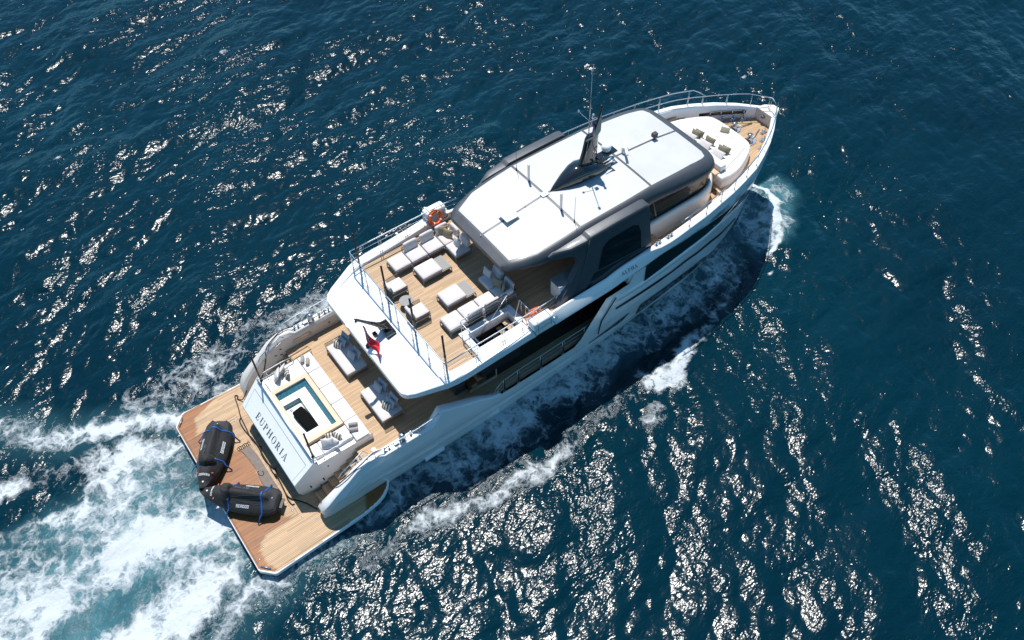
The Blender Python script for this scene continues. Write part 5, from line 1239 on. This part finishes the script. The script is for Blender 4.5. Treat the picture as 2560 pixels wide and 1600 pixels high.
b = MB(); b.tube([(-.10, .0, .35), (.0, -.01, -.02), (.03, -.02, -.2)], .006, 5); b.build('halyard', M['flagwhite'], root)
root = empty('courtesy_flag', (19.90, -.04, 10.2), 0, 'small red, white and blue flag hanging under the tall antenna', 'flag')
def cpt(u, v): return (.02 + .16 * v + .03 * math.sin(6 * u), -.04 - .05 * math.sin(8 * v + 3 * u) - .12 * u, .12 - .55 * u + .02 * math.sin(9 * v))
for v0, v1, m in ((0, .34, 'flagred'), (.34, .67, 'flagwhite'), (.67, 1, 'flagblue')):
    b = MB(); b.grid([[cpt(i / 14, v0 + (v1 - v0) * j / 4) for j in range(5)] for i in range(15)]); b.build({'flagred': 'red_stripe', 'flagwhite': 'white_stripe', 'flagblue': 'blue_stripe'}[m], M[m], root)
# ---- jet skis under black covers
def jetski(x, y, rz, label, alt=False):
    """local +x is the bow; hull 3.15 m long, 1.2 m wide; stands on the platform at z 0"""
    root = empty('jet_ski', (x, y, .57), rz, label, 'jet ski', 'covered jet skis on the swim platform')
    st = [(-1.50, .28, .30, .46), (-1.46, .40, .20, .60), (-1.34, .50, .16, .70), (-1.0, .57, .12, .76), (-.5, .59, .10, .78), (0, .57, .10, .80), (.4, .51, .12, .84), (.8, .41, .16, .82), (1.1, .30, .22, .75), (1.35, .19, .30, .67), (1.52, .09, .40, .60), (1.60, .02, .47, .55)]
    def prof(xx):
        xs_ = [q[0] for q in st]; return [interp(xx, xs_, [q[k] for q in st]) for k in (1, 2, 3)]
    root.scale = (1.1, 1.1, 1.04); rnd = random.Random(int(x * 100) + 5); rows = []
    def top(xx, v):
        w, zl, zt = prof(xx)
        seat = .27 * math.exp(-((v * w) / .17) ** 4) * sstepf(-1.25, -1.1, xx) * sstepf(.50, .25, xx)
        hood = .10 * math.exp(-((v * w) / .30) ** 4) * sstepf(.55, .7, xx) * sstepf(1.3, .9, xx)
        z = zl + .30 + (zt - zl - .30) * max(0, 1 - abs(v) ** 2.6) + seat + hood
        z += .012 * mnoise.noise(Vector((xx * 3.1, v * 2.5, x))) + .012 * mnoise.noise(Vector((xx * 7, v * 9, y)))
        return (xx, v * w, z)
    N = 22
    xs_ = arange(-1.5, 1.6, .06)
    for xx in xs_:
        w, zl, zt = prof(xx); row = [(xx, -w * .55, zl - .05), (xx, -w * .93, zl + .06), (xx, -w * 1.0, zl + .20), (xx, -w * 1.01, zl + .27)]
        row += [top(xx, -1 + 2 * k / N) for k in range(0, N + 1)]
        row += [(xx, w * 1.01, zl + .27), (xx, w, zl + .20), (xx, w * .93, zl + .06), (xx, w * .55, zl - .05)]
        rows.append(row)
    b = MB(); b.grid(rows, True); b.add(rows[0], [tuple(range(len(rows[0])))]); b.add(rows[-1], [tuple(range(len(rows[-1])))[::-1]])
    cv = b.build('fabric_cover', M['cover'], root)
    # handlebar hump under the cover, with tucked peaks
    b = MB(); P = []
    for i in range(15):
        t = i / 14; xx = .30 + .42 * t; r = math.sin(math.pi * t) ** .6
        P.append([(xx - .05 * abs(v) * 1.2, v * (.34 * (.35 + .65 * r)), top(xx, v * .3)[2] - .02 + (.42 - .12 * abs(v) ** 1.5) * r * max(0, 1 - abs(v) ** 5) + .02 * math.sin(14 * v + 5 * t)) for v in [-1 + 2 * k / 14 for k in range(15)]])
    b.grid(P, True); b.build('handlebar_hood', M['cover'], cv)
    b = MB(); b.grid([[(top(xx, v)[0], top(xx, v)[1], top(xx, v)[2] + .012) for v in [-.8 + 1.6 * k / 10 for k in range(11)]] for xx in arange(-1.42, -1.0, .07)], True); b.build('rear_flap', M['cover2'], cv)
    for dz in (-.30, .30):
        for k_ in range(4):
            b = MB(); b.tube([(p[0], p[1], p[2] + .006) for p in [top(xx, dz + .12 * math.sin(xx * 2 + k_) + .05 * k_) for xx in arange(-.95, .25, .1)]], .010, 5, flat=.6); b.build('fold', M['cover'], cv)
    def strap(path, w=.03, name='strap'):
        P = []
        for k in range(len(path) - 1 + 1):
            p = Vector(path[k]); q = Vector(path[min(k + 1, len(path) - 1)]) - Vector(path[max(k - 1, 0)]); q.normalize(); sd = q.cross(Vector((0, 0, 1))); sd = sd.normalized() * w if sd.length > .05 else Vector((w, 0, 0)); P.append([tuple(p - sd), tuple(p + sd)])
        b = MB(); b.grid(P, True); return b.build(name, M['bluestrap'], root, solid=.006)
    for xx in (-.98, .32):
        w, zl, zt = prof(xx); path = [(xx + .16, -w - .28, .04), (xx + .08, -w - .06, zl + .2)] + [(xx + .05 * math.cos(v * 2), top(xx, v)[1], top(xx, v)[2] + .022) for v in [-.98 + 1.96 * k / 18 for k in range(19)]] + [(xx + .06, w + .06, zl + .2), (xx + .14, w + .26, .04)]
        strap(path)
    for xx, v in ((-1.25, 0.0), (1.28, 0.0)):
        p = top(xx, v); b = MB(); b.lathe([(.032, p[2] + .012), (.036, p[2] + .02), (.018, p[2] + .022), (.016, p[2] + .014)], 14, (p[0], p[1], 0)); b.build('cover_badge', M['white'], cv)
    for s in (-1, 1):
        p = top(.92, s * .72); b = MB(); b.box(p[0] - .02, p[0] + .02, p[1] - .06, p[1] + .06, p[2], p[2] + .02); b.build('red_tab', M['redm'], cv)
    b = MB(); p = top(.36, .5); b.box(p[0] - .03, p[0] + .03, p[1] - .05, p[1] + .05, p[2] + .02, p[2] + .06); b.build('yellow_tab', M['yel'], cv)
    # block lettering SEADOO and spark-like script, laid on the cover
    def block(text, x0, v0, dirx, hgt, name, m, skew=.15, along='x', wid=1.0):
        B5 = {'S': [(0, .8, 1, 1), (0, .4, 1, .6), (0, 0, 1, .2), (0, .5, .25, .9), (.75, .1, 1, .5)], 'E': [(0, 0, .25, 1), (0, .8, 1, 1), (0, .4, .85, .6), (0, 0, 1, .2)], 'A': [(0, 0, .25, 1), (.75, 0, 1, 1), (0, .8, 1, 1), (0, .35, 1, .5)], 'D': [(0, 0, .25, 1), (0, .8, .85, 1), (0, 0, .85, .2), (.75, .12, 1, .88)], 'O': [(0, 0, .25, 1), (.75, 0, 1, 1), (0, .8, 1, 1), (0, 0, 1, .2)],
              'P': [(0, 0, .25, 1), (0, .8, 1, 1), (.75, .4, 1, 1), (0, .4, 1, .55)], 'R': [(0, 0, .25, 1), (0, .8, 1, 1), (.75, .5, 1, 1), (0, .4, 1, .55), (.6, 0, .85, .45)], 'K': [(0, 0, .25, 1), (.25, .4, .6, .6), (.55, .55, .8, .8), (.75, .75, 1, 1), (.55, .2, .8, .45), (.75, 0, 1, .25)]}
        b = MB(); u = 0
        for ch in text:
            for (a, c_, d, e) in B5[ch]:
                pts = []
                for (uu, vv) in ((a, c_), (d, c_), (d, e), (a, e)):
                    U_ = (u + uu * .8 + skew * vv) * hgt * wid; V_ = vv * hgt
                    if along == 'x': xx, yy = x0 + dirx * U_, v0 + dirx * V_
                    else: xx, yy = x0 + V_, v0 - U_
                    w = prof(xx)[0]; q = top(xx, max(-1, min(1, yy / w))); pts.append((xx, yy, q[2] + .016))
                b.add(pts, [(0, 1, 2, 3)])
            u += 1
        b.build(name, m, cv)
    block('SEADOO', -.62, -.46, 1, .085, 'side_print', M['white']); block('SEADOO', .02, .47, -1, .085, 'side_print', M['white']); block('SEADOO', 1.0, .22, 1, .07, 'bow_print', M['white'], along='y')
    block('SPARK', -.30, -.30, 1, .13, 'side_print', M['greyp'], wid=1.15); 
    # dark hull, jet nozzle, chocks
    b = MB(); hull_rows = []
    for xx in arange(-1.45, 1.5, .15):
        w, zl, zt = prof(xx); hull_rows.append([(xx, -w * .9, zl + .08), (xx, -w * .55, zl - .04), (xx, 0, zl - .09), (xx, w * .55, zl - .04), (xx, w * .9, zl + .08)])
    b.grid(hull_rows, True); b.build('hull', M['gloss'], root)
    b = MB(); b.lathe([(.10, 0), (.09, .10), (.07, .16)], 14, mat=Matrix.Translation((-1.46, 0, .25)) @ Matrix.Rotation(R(-90), 4, 'Y')); b.box(-1.62, -1.46, -.2, .2, .3, .36); b.build('jet_nozzle', M['dark'], root)
    for xx in (-.7, .5):
        b = MB(); b.box(xx - .08, xx + .08, -.42, .42, -.0, .10); b.build('chock', M['dark'], root, bevel=.02)
def sstepf(a, b, x):
    t = max(0, min(1, (x - a) / (b - a))); return t * t * (3 - 2 * t)
jetski(.72, 1.52, math.atan2(-.80, -.60), 'black covered jet ski on the port side, pointing diagonally at the aft edge')
jetski(.85, -1.08, math.atan2(.70, -.72), 'black covered jet ski on the starboard side, its rear nozzle showing beside the mat')
# ---- deck mat, ropes, spa cover
b = MB(); P = []
for i in range(40):
    t = i / 39; y = 1.28 - 2.75 * t; xl = interp(t, [0, .25, .45, .7, 1], [1.80, 1.93, 1.93, 1.86, 1.82]) + .015 * math.sin(17 * t); xr_ = interp(t, [0, .3, .7, 1], [2.24, 2.32, 2.30, 2.32])
    P.append([(xl + (xr_ - xl) * k / 8, y, .582 + .006 * math.sin(9 * t + k)) for k in range(9)])
b.grid(P, True); o = b.build('deck_mat', M['mat'], None, solid=.012); tag(o, 'long grey rubber mat lying beside the transom', 'mat')
b = MB()
for k in range(7):
    cx, cy = 1.78 + .08 * k, 1.30 + .02 * math.sin(k * 2.1); b.tube([(cx + .05 * math.cos(a), cy + .11 + .10 * math.sin(a), .595) for a in [2 * math.pi * q / 12 for q in range(12)]], .010, 5, closed=True)
o = b.build('lashing_cord', M['ropeb'], None); tag(o, 'thin dark cord looped along the port end of the grey mat', 'cord')
def rope(pts, r, label, cat='rope', name='mooring_rope', m='ropeb', sub=6):
    """Catmull-Rom through the given points"""
    V = [Vector(p) for p in pts]; out = []
    for i in range(len(V) - 1):
        p0, p1, p2, p3 = V[max(i - 1, 0)], V[i], V[i + 1], V[min(i + 2, len(V) - 1)]
        for k in range(sub):
            t = k / sub; out.append(.5 * ((2 * p1) + (-p0 + p2) * t + (2 * p0 - 5 * p1 + 4 * p2 - p3) * t * t + (-p0 + 3 * p1 - 3 * p2 + p3) * t ** 3))
    out.append(V[-1]); b = MB(); b.tube(out, r, 8); o = b.build(name, M[m], None); tag(o, label, cat, 'black ropes round the transom' if cat == 'rope' else None); return o
rope([(3.35, 3.32, 1.5), (3.05, 3.6, .72), (2.88, 3.85, .61), (2.96, 4.0, .6), (2.86, 4.08, .6), (2.80, 3.9, .61), (2.7, 3.4, .6), (2.58, 2.9, .6), (2.52, 2.3, .6), (2.46, 1.6, .61), (2.52, 1.1, .60), (2.62, .9, .60), (2.56, .84, .61), (2.50, .5, .62), (2.50, 0, .62), (2.46, -.5, .61), (2.50, -1.0, .61), (2.46, -1.6, .6), (2.38, -2.1, .6), (2.42, -2.4, .6), (2.52, -2.42, .6)], .024, 'black rope running along the foot of the transom from the port loop')
rope([(2.58, 2.85, .60), (2.44, 2.7, .6), (2.40, 2.3, .6), (2.43, 1.9, .60), (2.50, 1.5, .65), (2.52, .9, .65), (2.46, .3, .65), (2.55, -.35, .62), (2.62, -.45, .61), (2.54, -.8, .64), (2.48, -1.4, .65), (2.44, -1.9, .64), (2.55, -2.2, .62), (2.75, -2.45, .62), (2.95, -2.75, .60), (3.1, -3.1, .62), (3.2, -3.35, .72)], .026, 'black rope bundled at the middle and trailing to the starboard wing')
rope([(3.3, 3.40, .7), (3.9, 3.58, 1.0), (4.4, 3.64, 1.7), (4.7, 3.66, 2.4), (4.95, 3.78, 2.94), (5.8, 3.98, 3.22), (6.5, 3.94, 3.1)], .022, 'black mooring line led over the port stern wing')
rope([(4.0, -3.62, 2.2), (4.2, -3.78, 2.40), (4.8, -3.9, 2.82), (5.3, -3.98, 3.16), (5.9, -3.98, 3.42), (6.5, -3.94, 3.12)], .024, 'black mooring line led over the starboard stern wing')
b = MB()
for k, (yc_, n_) in enumerate(((.45, 5), (-.75, 4))):
    for q in range(n_): b.tube([(2.48 + .03 * math.cos(a), yc_ + .05 * q - .1 + .02 * math.sin(2 * a), .62 + .05 * math.sin(a)) for a in [2 * math.pi * j / 10 for j in range(10)]], .014, 5, closed=True)
o = b.build('rope_whipping', M['ropeb'], None); tag(o, 'black lashing coiled round the ropes at the middle of the transom', 'lashing')
rope([(2.02, -.10, .60), (1.96, -.12, .61), (1.93, -.22, .6), (1.97, -.36, .6), (2.06, -.40, .6), (2.14, -.30, .6), (2.12, -.2, .6)], .013, 'short dark cord with a steel shackle on the grey mat', 'cord', 'shackle_cord')
b = MB(); b.tube([(2.00 + .035 * math.cos(a), -.06 + .05 * math.sin(a), .605) for a in [2 * math.pi * k / 12 for k in range(12)]], .011, 6, closed=True); o = b.build('steel_shackle', M['steel'], None); tag(o, 'steel shackle lying on the grey mat', 'shackle')
b = MB(); v, f = pbox(.56, 1.36, .16, .075, .03, 14)
v = [(a * (1.0 if abs(c_) < .35 else 1 - .35 * max(0, abs(c_) - .35)), c_, d) for a, c_, d in v]; b.add(v, f, True)
o = b.build('covered_float', M['velvet'], None); o.location = (4.62, -.26, 2.30); o.rotation_euler = (R(3), R(-4), R(6)); tag(o, 'black rounded fabric covered board lying in the empty spa pool', 'float')
